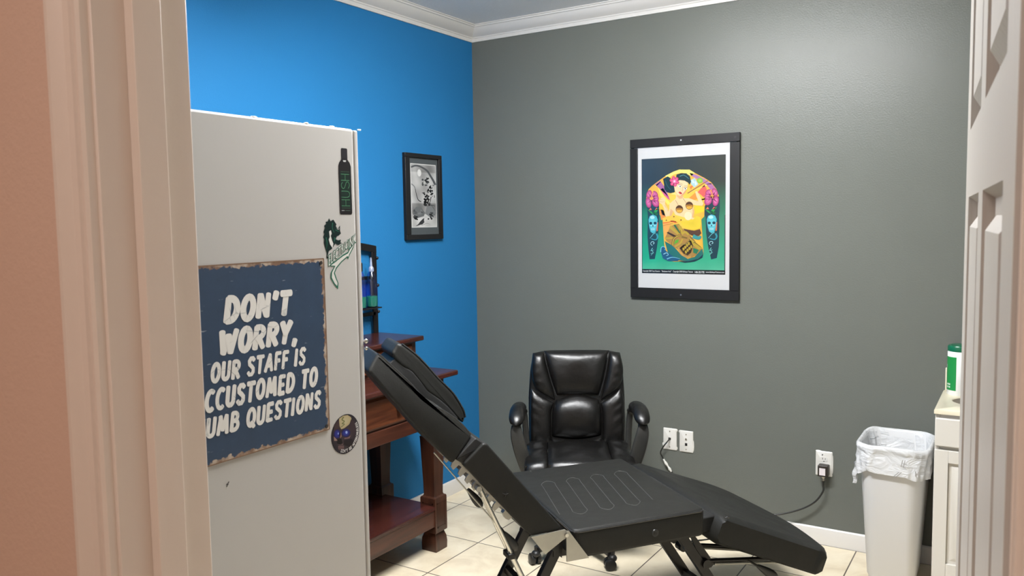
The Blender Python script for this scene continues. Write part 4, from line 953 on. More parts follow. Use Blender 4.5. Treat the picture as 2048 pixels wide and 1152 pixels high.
# black iron rack on the deck with two blue bottles
rk = thing('bottle_rack', 'black wrought iron rack standing on the sideboard deck against the blue wall', 'rack', (.05, -1.19, 1.0275)); off = rk.location
R0, R1 = -1.445, -.9375
for y in (R0, R1):
    up_ = MB(); up_.box(.022, .030, y - .017, y + .017, 1.0275, 1.452); u_o = up_.build('upright', M['iron'], rk, bevel=.001, off=off)
    for z in (1.135, 1.268, 1.405):
        MB().ball((.032, y + (.018 if y == R1 else -.018), z), .0085, 12).build('rivet', M['iron'], u_o, off=off)
arch = [(R0 - .017 + (R1 - R0 + .034) * k / 24, 1.466 + .03 * math.sin(PI * k / 24)) for k in range(25)]
mb = MB(); mb.loft([[(.021, y, z - .035), (.031, y, z - .035), (.031, y, z), (.021, y, z)] for y, z in arch]); mb.build('arched_top', M['iron'], rk, bevel=.001, off=off)
for z in (1.118, 1.30):
    MB().box(.024, .030, R0, R1, z, z + .018).build('back_rail', M['iron'], rk, bevel=.001, off=off)
sh = MB(); sh.box(.030, .098, R0 + .01, R1 - .03, 1.160, 1.166); sh.build('shelf', M['iron'], rk, off=off)
def bottle(y, label, h, nozzle):
    b = thing('soap_bottle', label, 'bottle', (.066, y, 1.166), 0, 'bottles on the iron rack')
    pr = [(.020, 0), (.027, .004), (.029, .02), (.029, h * .48), (.027, h * .58), (.020, h * .70), (.012, h * .76), (.011, h * .80)]
    MB().lathe(pr, (0, 0, 0), 28, True, False).build('body', M['blueglass'], b)
    MB().lathe([(.0195, .002), (.0262, .0055), (.0280, .02), (.0280, h * .24), (.0, h * .24)], (0, 0, 0), 28, True, False).build('liquid', M['liquid'], b)
    if nozzle:
        MB().lathe([(.0125, h * .76), (.0135, h * .78), (.0125, h * .84), (.008, h * .87)], (0, 0, 0), 20).build('cap', M['silver'], b)
        MB().lathe([(.0075, h * .86), (.0065, h * .90), (.0045, h * 1.02), (.003, h * 1.06)], (0, 0, 0), 14).build('nozzle', M['silver'], b)
    else: MB().lathe([(.0135, h * .76), (.0145, h * .78), (.0145, h * .92), (.012, h * .94)], (0, 0, 0), 20).build('cap', M['iron'], b)
bottle(-1.003, 'blue squeeze bottle with green liquid and pointed nozzle on the rack', .232, True)
bottle(-1.085, 'blue capped bottle on the rack beside the cabinet edge', .238, False)

# ================================================================== TATTOO CHAIR (local x = chair axis a, local y = across b)
tc = thing('tattoo_chair', 'black padded folding tattoo chair with split raised leg rests and steel frame', 'chair', (1.591, -1.781, 0), math.radians(53.7))
# flat seat pad
def pad_rings(outline, z0, z1, r):
    """cushion with rolled edges from a plan outline"""
    n = len(outline); cx = sum(p[0] for p in outline) / n; cy = sum(p[1] for p in outline) / n
    def ins(k): return [(x + (cx - x) * 0 - 0, y) for x, y in outline] if k == 0 else inset(outline, k)
    rings = []
    for k in range(5):
        t = PI / 2 * k / 4; rings.append([(x, y, z0 + r * (1 - math.sin(t))) for x, y in inset(outline, r * (1 - math.cos(t)))][::1] if False else [(x, y, z0 + r - r * math.cos(t)) for x, y in inset(outline, r - r * math.sin(t))])
    for k in range(5):
        t = PI / 2 * k / 4; rings.append([(x, y, z1 - r + r * math.sin(t)) for x, y in inset(outline, r - r * math.cos(t))])
    return rings
def inset(poly, d):
    n = len(poly); out = []
    A_ = sum(poly[i][0] * poly[(i + 1) % n][1] - poly[(i + 1) % n][0] * poly[i][1] for i in range(n)); sg_ = 1 if A_ > 0 else -1
    for i in range(n):
        p0, p1, p2 = Vector(poly[i - 1]), Vector(poly[i]), Vector(poly[(i + 1) % n])
        d1 = (p1 - p0).normalized(); d2 = (p2 - p1).normalized(); n1 = Vector((-d1.y, d1.x)) * sg_; n2 = Vector((-d2.y, d2.x)) * sg_
        m_ = (n1 + n2); m_ = m_ / max(.3, m_.length_squared / 2) if m_.length > 1e-6 else n1
        out.append((p1.x + m_.x * d, p1.y + m_.y * d))
    return out
def round_poly(P, r, k=6):
    n = len(P); out = []
    for i in range(n):
        a_, b_2, c_ = Vector(P[i - 1]), Vector(P[i]), Vector(P[(i + 1) % n]); u_ = (a_ - b_2).normalized(); v_ = (c_ - b_2).normalized(); rr_ = min(r, (a_ - b_2).length * .45, (c_ - b_2).length * .45)
        s_, e_ = b_2 + u_ * rr_, b_2 + v_ * rr_
        for j in range(k + 1):
            t = j / k; q_ = s_ * (1 - t) ** 2 + b_2 * 2 * t * (1 - t) + e_ * t ** 2; out.append((q_.x, q_.y))
    return out
seat_o = round_poly([(0.0, 0), (.508, 0), (.540, .655), (.03, .662)], .03)
seat = MB().loft(pad_rings(seat_o, .484, .582, .014)).build('seat', M['vinylb'], tc, angle=50)
MB().tube([(x, y, .574) for x, y in inset(seat_o, .0015)] + [(*inset(seat_o, .0015)[0], .574)], .0034, 8).build('piping', M['piping'], seat)
sp = []
for k in range(8):
    a0 = .062 + k * .052; near = lambda aa: (aa - .038, .150); far = lambda aa: (aa + .034, .470)
    if k % 2 == 0: sp += [near(a0), far(a0)]
    else: sp += [far(a0), near(a0)]
path = []
for i in range(0, len(sp), 2):
    p_, q_ = Vector(sp[i]), Vector(sp[i + 1])
    for t in (0, .1, .3, .5, .7, .9, 1): path.append(p_.lerp(q_, t))
    if i + 2 < len(sp):
        c_ = (q_ + Vector(sp[i + 2])) / 2; d_ = (q_ - p_).normalized(); path.append(c_ + d_ * .026)
MB().tube(smooth_path([(p.x, p.y, .5822) for p in path], 4), .0013, 6).build('stitched_groove', M['stitch'], seat)
MB().tube([(.305, .0005, .527), (.305, -.003, .527)], [.014, .012], 20).build('side_grommet', M['plast'], seat)
MB().tube([(.305, -.0028, .527), (.305, -.0038, .527)], .0058, 12).build('side_hole', M['hole'], seat)
# raised leg section (side profile in a, z; swept across b)
def slab(prof, b0, b1, r=.012, n=4):
    """padded slab: side outline swept across, edges rolled"""
    rings = []
    for k in range(n + 1):
        t = PI / 2 * k / n; rings.append([(x, b0 + r - r * math.sin(t) if False else b0 + r * (1 - math.sin(t)), z) for x, z in inset(prof, r * (1 - math.cos(t)) if False else r - r * math.sin(t))])
    rings = [[(x, b0 + r - r * math.sin(t), z) for x, z in inset(prof, r - r * math.cos(t))] for t in [PI / 2 * (n - k) / n for k in range(n + 1)]]
    rings += [[(x, b1 - r + r * math.sin(t), z) for x, z in inset(prof, r - r * math.cos(t))] for t in [PI / 2 * k / n for k in range(n + 1)]]
    return MB().loft(rings)
leg_prof = round_poly([(-.145, .587), (-.048, .590), (-.040, .602), (-.284, .899), (-.297, .902), (-.364, .844)], .012)
lsec = slab(leg_prof, 0.0, .62, .007).build('leg_section', M['vinylb'], tc, angle=50); lsec['label'] = 'wide padded leg section tilted up from the seat'
tuft = MB(); cx_, cz_ = -.228, .733
for k, (dx, dz) in enumerate(((-.010, .006), (-.004, -.008), (.010, .004), (.004, .010))): tuft.tube([(cx_, -.0004, cz_), (cx_ + dx * .5, -.0014, cz_ + dz * .5), (cx_ + dx, -.0002, cz_ + dz)], [.0022, .0016, .0008], 6)
tuft.build('tuft', M['vinyld'], lsec)
# recess block between leg section and pads
slab(round_poly([(-.352, .838), (-.284, .893), (-.318, .918), (-.384, .860)], .005), .012, .56, .004).build('pad_mount', M['vinyld'], tc, angle=50)
near_prof = round_poly([(-.644, 1.152), (-.608, 1.198), (-.596, 1.190), (-.564, 1.157), (-.513, 1.104), (-.477, 1.059), (-.439, 1.027), (-.401, 1.003), (-.363, .972), (-.339, .945), (-.322, .922), (-.330, .908), (-.397, .850), (-.465, .924), (-.553, 1.034)], .010)
def lean(x, y, z, b0, b1): return (x, y + .42 * max(0, min(.09, (x + .644) * .749 + (z - 1.152) * .662)) * (b1 - y) / (b1 - b0), z)   # padded flank leaning back
npad = slab(near_prof, 0.0, .205, .010).xf(lambda x, y, z: lean(x, y, z, 0.0, .205)).build('leg_pad', M['vinylb'], tc, angle=50); npad['label'] = 'nearer raised leg pad'
ridge = [(-.608, 1.195), (-.596, 1.187), (-.564, 1.154), (-.513, 1.101), (-.477, 1.056), (-.439, 1.024), (-.401, 1.000), (-.363, .969), (-.339, .942), (-.325, .922)]
MB().tube(smooth_path([lean(x, .0055, z, 0.0, .205) for x, z in ridge], 4), .0034, 8).build('piping', M['piping'], npad)
far_top = [(-.499, 1.150), (-.476, 1.177), (-.460, 1.174), (-.412, 1.134), (-.376, 1.094), (-.339, 1.049), (-.287, .993), (-.253, .935), (-.245, .905), (-.254, .885)]
far_bot = [(-.276, .905), (-.310, .947), (-.340, .976), (-.380, 1.009), (-.406, 1.046), (-.433, 1.080), (-.464, 1.101), (-.490, 1.128)]
fpad = slab(round_poly(far_top + far_bot, .012), .292, .500, .012).xf(lambda x, y, z: lean(x, y, z - .055, .292, .500)[:2] + (z,)).build('leg_pad', M['vinylb'], tc, angle=50); fpad['label'] = 'farther raised leg pad with rounded lower end'
MB().tube(smooth_path([lean(x, .2985, z - .055, .292, .500)[:2] + (z,) for x, z in far_top[2:9]], 4), .0034, 8).build('piping', M['piping'], fpad)
fb2 = [(-.528, 1.098), (-.49, 1.04), (-.43, .95), (-.372, .862), (-.310, .800), (-.272, .835)]
slab(round_poly([(p[0] + .003, p[1] + .003) for p in far_bot] + fb2, .006), .325, .49, .006).build('pad_base', M['vinyld'], fpad, angle=50)
for b_0 in (.10, .40):
    MB().obox((-.30, b_0, .84), (-.46, b_0, .985), .04, .004, (0, 1, 0)).build('pad_bracket', M['steel'], tc)
# sloping back section
Ox, Oz, Dx, Dz, Nx, Nz = .585, .542, .918, -.3976, .3976, .918
def endline(b):
    pts_ = [(0, .505), (.04, .530), (.09, .547), (.347, .630), (.60, .715), (.653, .700), (.66, .680)]
    for (b0, s0), (b1, s1) in zip(pts_, pts_[1:]):
        if b0 <= b <= b1: return s0 + (s1 - s0) * (b - b0) / (b1 - b0)
    return .68
def bpt(s, b, t):
    tw = (b / .66) * (.024 + .016 * math.sin(PI * min(1, max(0, s / .73)) ** 1.6)) * max(0, 1 - max(0, s / .73) ** 6)
    puff = .008 * math.sin(PI * min(1, max(0, b / .66))) if t > -.01 else 0
    return (Ox + Dx * s + Nx * (t + tw + puff), b, Oz + Dz * s + Nz * (t + tw + puff))
def back_ring(u, t, ins_):
    return None
nb, ns = 26, 30; TH = .104; mb = MB()
rings = []
for i in range(ns + 1):
    u = i / ns; ring = []
    m_ = 8
    # cross-section across b at this station : top side then underside, corners rolled
    crs = []
    for j in range(nb + 1): crs.append((j / nb, 0))
    r_ = .012
    top, bot = [], []
    edge = min(1, u / .05, (1 - u) / .05); rz = (1 - math.sqrt(max(0, 1 - (1 - edge) ** 2))) * .014
    for j in range(nb + 1):
        v = j / nb; b = .66 * v; bo = b; e2 = min(1, v / .03, (1 - v) / .03); rz2 = (1 - math.sqrt(max(0, 1 - (1 - e2) ** 2))) * .012
        s0 = 0.0; s1 = endline(b); s = s0 + (s1 - s0) * u; top.append(bpt(s, b, -rz - rz2)); bot.append(bpt(s, b, -TH + rz + rz2))
    rings.append(top + bot[::-1])
mb.loft(rings); bsec = mb.build('back_section', M['vinylb'], tc, angle=60); bsec['label'] = 'padded back section sloping down from the seat'
MB().tube([bpt(.004, .0, -.006), bpt(.010, -.001, .001), bpt(.018, .0, -.001)], .003, 8).build('seam_tab', M['piping'], bsec)
MB().box(.512, .60, .05, .60, .475, .530).build('hinge_cover', M['vinyld'], tc, bevel=.006)
# frame
MB().obox((-.03, .10, .482), (.52, .10, .470), .03, .03).build('frame_rail', M['blkmet'], tc); MB().obox((-.03, .34, .482), (.52, .34, .470), .03, .03).build('frame_rail', M['blkmet'], tc)
for b_0 in (.10, .34):
    MB().obox((-.012, b_0, .490), (-.284, b_0, .020), .034, .024, (0, 1, 0)).build('leg', M['blkmet'], tc, bevel=.002)
    MB().obox((.455, b_0, .480), (.770, b_0, .010), .034, .026, (0, 1, 0)).build('leg', M['blkmet'], tc, bevel=.002)
    gs = MB().prism([(.50, .470), (.532, .442), (.590, .362), (.610, .330), (.596, .318), (.560, .340)], lambda a_, z: (a_, b_0 - .004, z), lambda a_, z: (a_, b_0 + .004, z)); gs.build('gusset', M['blkmet'], tc)
for a_ in (-.290, .776): MB().obox((a_, -.02, .012), (a_, .62, .012), .034, .024).build('floor_bar', M['blkmet'], tc, bevel=.002)
MB().obox((-.10, .10, .34), (-.10, .34, .34), .022, .022).build('cross_bar', M['blkmet'], tc); MB().obox((.64, .10, .20), (.64, .34, .20), .022, .022).build('cross_bar', M['blkmet'], tc)
MB().tube([(.455, .34, .455), (.452, .335, .41), (.450, .33, .375)], .007, 8).build('stop_pin', M['blkmet'], tc)
for b_0, p_, q_ in ((.10, (.580, .346), (.93, .297)), (.34, (.640, .308), (1.02, .232))):
    rod = MB(); rod.tube([(p_[0], b_0, p_[1]), (q_[0], b_0, q_[1])], .0075, 12); ro = rod.build('support_rod', M['blkmet'], tc)
    MB().tube([(p_[0] + .03, b_0 - .004, p_[1] - .015), (q_[0], b_0 - .004, q_[1] - .014)], .005, 10).build('steel_sleeve', M['steel'], ro)
    MB().tube([(p_[0] - .012, b_0 - .022, p_[1] - .004), (p_[0] - .012, b_0 + .016, p_[1] - .004)], .017, 14).build('pivot', M['blkmet'], tc)
def paddle(p_, q_, w, stick=None):
    mb = MB(); p_ = Vector(p_); q_ = Vector(q_); d_ = q_ - p_; n_ = d_.normalized(); sd = n_.cross(Vector((0, 1, 0))).normalized(); rings = []
    for k in range(13):
        t = k / 12; ww = w * (.35 + .65 * min(1, t / .55) ** .8) * math.sqrt(max(0.02, 1 - max(0, (t - .72) / .30) ** 2)); hh = ww * .55
        rings.append([p_ + d_ * t + sd * ww * math.cos(2 * PI * j / 14) + Vector((0, 1, 0)) * hh * math.sin(2 * PI * j / 14) for j in range(14)])
    return mb.loft(rings)
MB().tube([(.755, .095, .320), (.800, .09, .290)], .0045, 8).build('lever', M['blkmet'], tc); paddle((.795, .09, .294), (.885, .088, .232), .017).build('lever_grip', M['plast'], tc)
MB().tube([(-.247, .02, .632), (-.225, .02, .602)], .0045, 8).build('lever', M['blkmet'], tc); paddle((-.229, .02, .606), (-.186, .02, .541), .0165).build('lever_grip', M['plast'], tc)
paddle((-.318, .10, .733), (-.272, .10, .668), .014).build('lever_grip', M['plast'], tc)
# gas strut: two bright tubes and a dark sleeve
MB().tube([(-.307, .012, .762), (-.203, .012, .528)], .0062, 12).build('strut_tube', M['chrome'], tc)
MB().tube([(-.304, .040, .752), (-.205, .040, .528)], .0055, 12).build('strut_tube', M['chrome'], tc)
MB().tube([(-.212, .014, .545), (-.150, .014, .405), (-.105, .016, .30)], [.0085, .0095, .0095], 14).build('strut_cylinder', M['chrome'], tc)
MB().tube([(-.312, .004, .760), (-.312, .052, .760)], .009, 12).build('strut_pivot', M['steel'], tc)
MB().box(-.222, -.198, .000, .050, .522, .540).build('strut_clamp', M['blkmet'], tc, bevel=.003)
# notched ratchet bar under the leg section
ex, ez2, nx_, nz_ = .662, -.749, -.749, -.662
RP = lambda t, h: (-.436 + ex * t + nx_ * (h - .009), .902 + ez2 * t + nz_ * (h - .009))
poly = [RP(0, -.022), RP(0, .010), RP(.030, .012)]
t = .040
while t < .285:
    poly += [RP(t, .000), RP(t + .001, .012), RP(t + .006, .022), RP(t + .019, .024), RP(t + .021, .002)]; t += .033
poly += [RP(.300, .000), RP(.335, -.002), RP(.338, -.022)]
MB().prism([RP(.318, -.02), RP(.320, .010), RP(.340, .016), RP(.352, .012), RP(.356, -.02)], lambda a_, z: (a_, .036, z), lambda a_, z: (a_, .056, z)).build('ratchet_stop', M['steel'], tc, smooth=False)
MB().prism(poly, lambda a_, z: (a_, .028, z), lambda a_, z: (a_, .034, z)).build('ratchet_bar', M['steel'], tc, smooth=False)
rb = MB(); rb.prism([RP(-.004, -.026), RP(-.004, .013), RP(.030, .017), RP(.034, -.020)], lambda a_, z: (a_, .012, z), lambda a_, z: (a_, .052, z)); rb.build('ratchet_end_block', M['steel'], tc, smooth=False)
MB().tube([(-.447, .022, .886), (-.330, .026, .735), (-.212, .028, .585)], .0022, 8).build('release_rod', M['steel'], tc)
# folded galvanised hinge plates
for b_0, b_1 in ((-.008, -.004), (.644, .648)):
    MB().prism([(-.148, .588), (-.031, .594), (-.020, .586), (-.026, .566), (-.040, .560), (-.100, .524)], lambda a_, z: (a_, b_0, z), lambda a_, z: (a_, b_1, z)).build('hinge_plate', M['steel'], tc, smooth=False)
    MB().prism([(-.028, .590), (-.018, .588), (.052, .489), (-.027, .489)], lambda a_, z: (a_, b_0 - .004, z), lambda a_, z: (a_, b_1 - .003, z)).build('hinge_plate', M['steel'], tc, smooth=False)
    MB().tube([(-.028, b_0 - .009, .577), (-.028, b_1 + .004, .577)], .0062, 12).build('hinge_bolt', M['chrome'], tc)
MB().prism([(-.024, .566), (-.030, .490), (-.072, .530)], lambda a_, z: (a_, .02, z), lambda a_, z: (a_, .024, z)).build('hinge_gusset', M['blkmet'], tc, smooth=False)

# ================================================================== OFFICE CHAIR (local -y faces the room)
oc = thing('office_chair', 'black glossy leather swivel office chair with looped arms against the gray wall', 'chair', (1.0, -.613, 0), math.radians(30))
def yb(z): return .120 + (z - .46) * .16            # plane of the backrest padding
def coons(B_, T_, L_, R_, u, v):
    def ev(P, t):
        n = len(P) - 1; x = t * n; i = min(int(x), n - 1); f = x - i; a0 = Vector(P[max(i - 1, 0)]); a1 = Vector(P[i]); a2 = Vector(P[i + 1]); a3 = Vector(P[min(i + 2, n)])
        return 0.5 * ((2 * a1) + (a2 - a0) * f + (2 * a0 - 5 * a1 + 4 * a2 - a3) * f * f + (3 * a1 - a0 - 3 * a2 + a3) * f ** 3)
    b_, t_, l_, r_ = ev(B_, u), ev(T_, u), ev(L_, v), ev(R_, v)
    c = Vector(B_[0]) * (1 - u) * (1 - v) + Vector(B_[-1]) * u * (1 - v) + Vector(T_[0]) * (1 - u) * v + Vector(T_[-1]) * u * v
    return b_ * (1 - v) + t_ * v + l_ * (1 - u) + r_ * u - c
def puff_pad(B_, T_, L_, R_, th, pu=4, pv=4, wr=None, n=26, base=0.0, bow=0.0):
    def f(u, v):
        p = coons(B_, T_, L_, R_, u, v); k = max(0, 1 - abs(2 * u - 1) ** pu) ** .5 * max(0, 1 - abs(2 * v - 1) ** pv) ** .5
        w = wr(u, v) * k if wr else 0
        return (p.x, yb(p.y) - base - th * k - w - bow * (1 - (2 * u - 1) ** 2) * 0, p.y)
    def g(u, v):
        p = coons(B_, T_, L_, R_, u, v); return (p.x, yb(p.y) + .004, p.y)
    mb = MB(); mb.grid(f, n, n); mb.grid(g, 4, 4); return mb
Z0 = lambda py: .932 - (py - 75) * .000603            # layout grid row -> height
X0 = lambda px: (px - 645) * .000603
def g2(*pts): return [(X0(x), Z0(y)) for x, y in pts]
# shell behind the pads
so_ = round_poly([(X0(252), .448), (X0(1040), .448), (X0(1042), .70), (X0(1030), .845), (X0(1000), .914), (X0(890), .926), (X0(400), .926), (X0(300), .914), (X0(268), .845), (X0(250), .70)], .03)
mb = MB(); mb.loft([[(x, yb(z) + d, z) for x, z in inset(so_, i)] for d, i in ((-.012, .012), (-.006, .004), (.0, 0), (.035, 0), (.045, .008), (.050, .025))]); mb.build('back_shell', M['leather'], oc, angle=50)
def wr_l(u, v): return .0055 * math.sin(v * 34 + u * 3) * max(0, 1 - u * 1.5) ** 1.2 * (.3 + .7 * (1 - v))
def wr_r(u, v): return .0055 * math.sin(v * 34 + (1 - u) * 3) * max(0, 1 - (1 - u) * 1.5) ** 1.2 * (.3 + .7 * (1 - v))
puff_pad(g2((482, 446), (650, 436), (830, 446)), g2((384, 82), (650, 76), (922, 82)), g2((482, 446), (430, 280), (395, 150), (384, 82)), g2((830, 446), (872, 300), (905, 150), (922, 82)), .056, 5, 2.2, lambda u, v: .003 * math.sin(u * 9) * math.sin(v * 7)).build('headrest_pad', M['leather'], oc, angle=70)
puff_pad(g2((335, 405), (410, 450), (478, 492)), g2((290, 98), (330, 94), (380, 90)), g2((335, 405), (292, 350), (275, 230), (290, 98)), g2((478, 492), (440, 320), (400, 170), (380, 90)), .046, 2.4, 3, wr_l).build('upper_bolster', M['leather'], oc, angle=70)
puff_pad(g2((836, 492), (900, 450), (985, 392)), g2((926, 90), (980, 96), (1012, 102)), g2((836, 492), (875, 330), (908, 170), (926, 90)), g2((985, 392), (1022, 330), (1035, 230), (1012, 102)), .046, 2.4, 3, wr_r).build('upper_bolster', M['leather'], oc, angle=70)
puff_pad(g2((432, 775), (640, 790), (848, 765)), g2((478, 470), (650, 430), (826, 468)), g2((432, 775), (438, 640), (446, 540), (478, 470)), g2((848, 765), (852, 640), (846, 540), (826, 468)), .074, 4, 2.2, lambda u, v: .004 * math.sin(u * 40) * max(0, v - .8) * 3).build('lumbar_pad', M['leather'], oc, angle=70)
puff_pad(g2((436, 850), (640, 858), (846, 845)), g2((430, 765), (640, 785), (850, 758)), g2((436, 850), (428, 806), (430, 765)), g2((846, 845), (852, 800), (850, 758)), .082, 5, 2.2).build('lumbar_roll', M['leather'], oc, angle=70)
puff_pad(g2((256, 850), (340, 850), (432, 850)), g2((268, 370), (350, 430), (468, 498)), g2((256, 850), (258, 640), (262, 480), (268, 370)), g2((432, 850), (436, 680), (440, 560), (468, 498)), .040, 3, 4, wr_l).build('side_bolster', M['leather'], oc, angle=70)
puff_pad(g2((850, 850), (940, 850), (1036, 850)), g2((838, 500), (930, 440), (1012, 372)), g2((850, 850), (852, 680), (848, 570), (838, 500)), g2((1036, 850), (1042, 640), (1036, 480), (1012, 372)), .040, 3, 4, wr_r).build('side_bolster', M['leather'], oc, angle=70)
for L_ in (g2((384, 84), (398, 170), (436, 310), (482, 446)), g2((922, 84), (906, 170), (876, 310), (832, 446))):
    MB().tube(smooth_path([(x, yb(z) - .016, z) for x, z in L_], 4), .003, 8).build('seam_piping', M['piping'], oc)
# seat : waterfall front, centre panel and two side bolsters
def seat_pad(x0, x1, zt, th, puff_, nm, wr=None):
    def f(u, v):
        x = x0 + (x1 - x0) * u; w = 1 - .10 * v ** 3
        s = v * 1.18; y = .165 - s * .40 if s < 1 else .165 - .40 - .045 * math.sin((s - 1) / .18 * PI / 2)
        z = zt if s < 1 else zt - .085 * (1 - math.cos((s - 1) / .18 * PI / 2))
        k = max(0, 1 - abs(2 * u - 1) ** 4) ** .5
        z += puff_ * k * (.4 + .6 * max(0, 1 - abs(2 * min(1, s) - 1.1) ** 3)) - .012 * max(0, (abs(x) - .2) / .06) ** 2 + .018 * max(0, s - .75) * (1 if s < 1 else 0)
        if wr: z += wr(u, v) * k
        return (x, y - .012 * k * (1 if s >= 1 else 0), z)
    mb = MB(); mb.grid(f, 24, 40)
    mb.box(x0 + .002, x1 - .002, -.265, .16, zt - .085, zt - .004); return mb.build(nm, M['leather'], oc, angle=70)
seat_pad(-.145, .145, .487, .09, .022, 'seat_panel', lambda u, v: .002 * math.sin(u * 8 + v * 14))
seat_pad(-.252, -.147, .484, .09, .020, 'seat_bolster', lambda u, v: .003 * math.sin(v * 20 + u * 4)); seat_pad(.147, .252, .484, .09, .020, 'seat_bolster', lambda u, v: .003 * math.sin(v * 18 - u * 4))
MB().loft([rr(0, -.05, .23, .20, .05, .392), rr(0, -.05, .246, .215, .05, .402), rr(0, -.05, .246, .215, .05, .420)]).build('seat_pan', M['plast'], oc, angle=40)
def arm(sx):
    # swept flat band : front post, curved under the pad, rear post
    path = smooth_path([(.246 * sx, -.14, .408), (.252 * sx, -.155, .45), (.272 * sx, -.168, .53), (.288 * sx, -.172, .60), (.290 * sx, -.160, .640), (.286 * sx, -.12, .662), (.278 * sx, -.03, .668), (.268 * sx, .05, .662), (.258 * sx, .078, .630), (.252 * sx, .082, .55), (.246 * sx, .078, .45), (.244 * sx, .07, .408)], 5)
    n = len(path); rings = []
    for i, p in enumerate(path):
        d = (path[min(i + 1, n - 1)] - path[max(i - 1, 0)]).normalized(); sd = Vector((1, 0, 0)); sd = (sd - d * sd.dot(d)).normalized(); nr = d.cross(sd)
        f = i / (n - 1); w = .021 + (.012 * math.sin(min(1, f / .36) * PI) if f < .36 else 0) - (.006 if f > .7 else 0); h = .011
        rings.append([p + sd * w * math.copysign(abs(math.cos(t_)) ** .6, math.cos(t_)) + nr * h * math.copysign(abs(math.sin(t_)) ** .6, math.sin(t_)) for t_ in [2 * PI * j / 16 for j in range(16)]])
    a_ = MB().loft(rings).build('arm', M['plastg'], oc, angle=60)
    # padded rest
    rings = []
    for k in range(17):
        t = k / 16; y = -.205 + .30 * t; e = math.sqrt(max(0.0, 1 - (2 * t - 1) ** 6)) if 0 < t < 1 else .05; w = .040 * e * (1 - .25 * t); h = .024 * e
        zc = .672 + .020 * math.sin(PI * min(1, t * 1.15)) - .022 * max(0, .3 - t) / .3; xx = (.290 - .016 * t) * sx
        rings.append([(xx + w * math.cos(q), y, zc + h * math.sin(q) * (1.25 if math.sin(q) > 0 else .9)) for q in [2 * PI * j / 20 for j in range(20)]])
    MB().loft(rings).build('arm_pad', M['leather'], a_, angle=60)
arm(-1); arm(1)
MB().box(-.10, .10, -.13, .10, .372, .396).build('tilt_plate', M['blkmet'], oc, bevel=.004)
MB().lathe([(.026, .10), (.026, .24), (.018, .245), (.018, .375)], (0, 0, 0), 20).build('gas_column', M['plast'], oc)
MB().lathe([(.03, .062), (.045, .075), (.045, .105), (.032, .115)], (0, 0, 0), 24).build('hub', M['plast'], oc)
MB().obox((-.05, .10, .385), (-.05, .16, .42), .06, .012).build('back_bracket', M['blkmet'], oc); MB().obox((-.0, .14, .40), (0, .175, .60), .07, .012, (0, 1, 0)).build('back_bracket', M['blkmet'], oc)
for k in range(5):
    th = math.radians(-90 - 36 - 8 + 72 * k); cx_, sy_ = math.cos(th), math.sin(th)
    mb = MB(); mb.obox((.03 * cx_, .03 * sy_, .092), (.29 * cx_, .29 * sy_, .070), .042, .024); spk = mb.build('base_spoke', M['plast'], oc, bevel=.005, seg=3)
    cxp, cyp = .298 * cx_, .298 * sy_; ax = Vector((-sy_, cx_, 0)); ro = k * 1.3 + .4; ax = Vector((math.cos(ro), math.sin(ro), 0)); fw = Vector((-ax.y, ax.x, 0))
    cs = MB(); c0_ = Vector((cxp, cyp, 0)) + fw * .012
    for sgn in (-1, 1):
        cs.tube([c0_ + ax * sgn * .006 + Vector((0, 0, .0265)), c0_ + ax * sgn * .022 + Vector((0, 0, .0265)), c0_ + ax * sgn * .026 + Vector((0, 0, .0265))], [.0262, .0262, .021], 20)
    cs.tube([c0_ - ax * .006 + Vector((0, 0, .0265)), c0_ + ax * .006 + Vector((0, 0, .0265))], .010, 10)
    co = cs.build('caster', M['plast'], oc, angle=40)
    hd = MB(); hd.ball((cxp, cyp, .052), .021, 16, (1, 1, .8)); hd.tube([(cxp, cyp, .045), (cxp, cyp, .085)], .0075, 10); hd.build('caster_hood', M['plast'], co)

# ================================================================== WALL PLATES, ADAPTER, CORDS
def plate_mb(w, h):
    return MB().loft([[(x, -.001, z) for x, z in round_poly([(-w / 2, -h / 2), (w / 2, -h / 2), (w / 2, h / 2), (-w / 2, h / 2)], .004)], [(x, -.004, z) for x, z in round_poly([(-w / 2, -h / 2), (w / 2, -h / 2), (w / 2, h / 2), (-w / 2, h / 2)], .004)],
                      [(x, -.0065, z) for x, z in round_poly([(-w / 2 + .004, -h / 2 + .004), (w / 2 - .004, -h / 2 + .004), (w / 2 - .004, h / 2 - .004), (-w / 2 + .004, h / 2 - .004)], .003)]])
def smear(t, pts):      # torn paint edge round a plate, part of the plate
    mb = MB()
    for (x, z, rx, rz) in pts: mb.ball((x, -.0022, z), 1, 10, (rx, .0022, rz))
    mb.build('paint_smear', M['plate'], t)
ph = thing('phone_plate', 'white wall plate with single jack and black cable plugged in', 'wall plate', (1.2285, 0, .4165))
plate_mb(.074, .116).build('plate', M['plate'], ph, angle=30)
MB().box(-.007, .006, -.0085, -.006, -.004, .008).build('jack', M['hole'], ph)
for z in (.042, -.042): MB().tube([(0, -.006, z), (0, -.0075, z)], .0032, 12).build('screw', M['handle'], ph)
smear(ph, [(.037, .050, .005, .008)]); smear(ph, [(-.039, -.032, .004, .009)]); smear(ph, [(.037, -.046, .005, .009)])
pl2 = thing('phone_plate', 'white wall plate with an empty square jack and coax port', 'wall plate', (1.3185, 0, .4145))
plate_mb(.074, .114).build('plate', M['plate'], pl2, angle=30)
MB().box(-.006, .0065, -.0080, -.006, -.022, -.008).build('jack', M['hole'], pl2)
MB().tube([(0, -.006, .014), (0, -.0115, .014)], .0045, 12).build('coax_port', M['handle'], pl2)
for z in (.038, -.042): MB().tube([(0, -.006, z), (0, -.0075, z)], .0032, 12).build('screw', M['handle'], pl2)
smear(pl2, [(-.037, .049, .006, .007)]); smear(pl2, [(.038, -.02, .004, .030)])
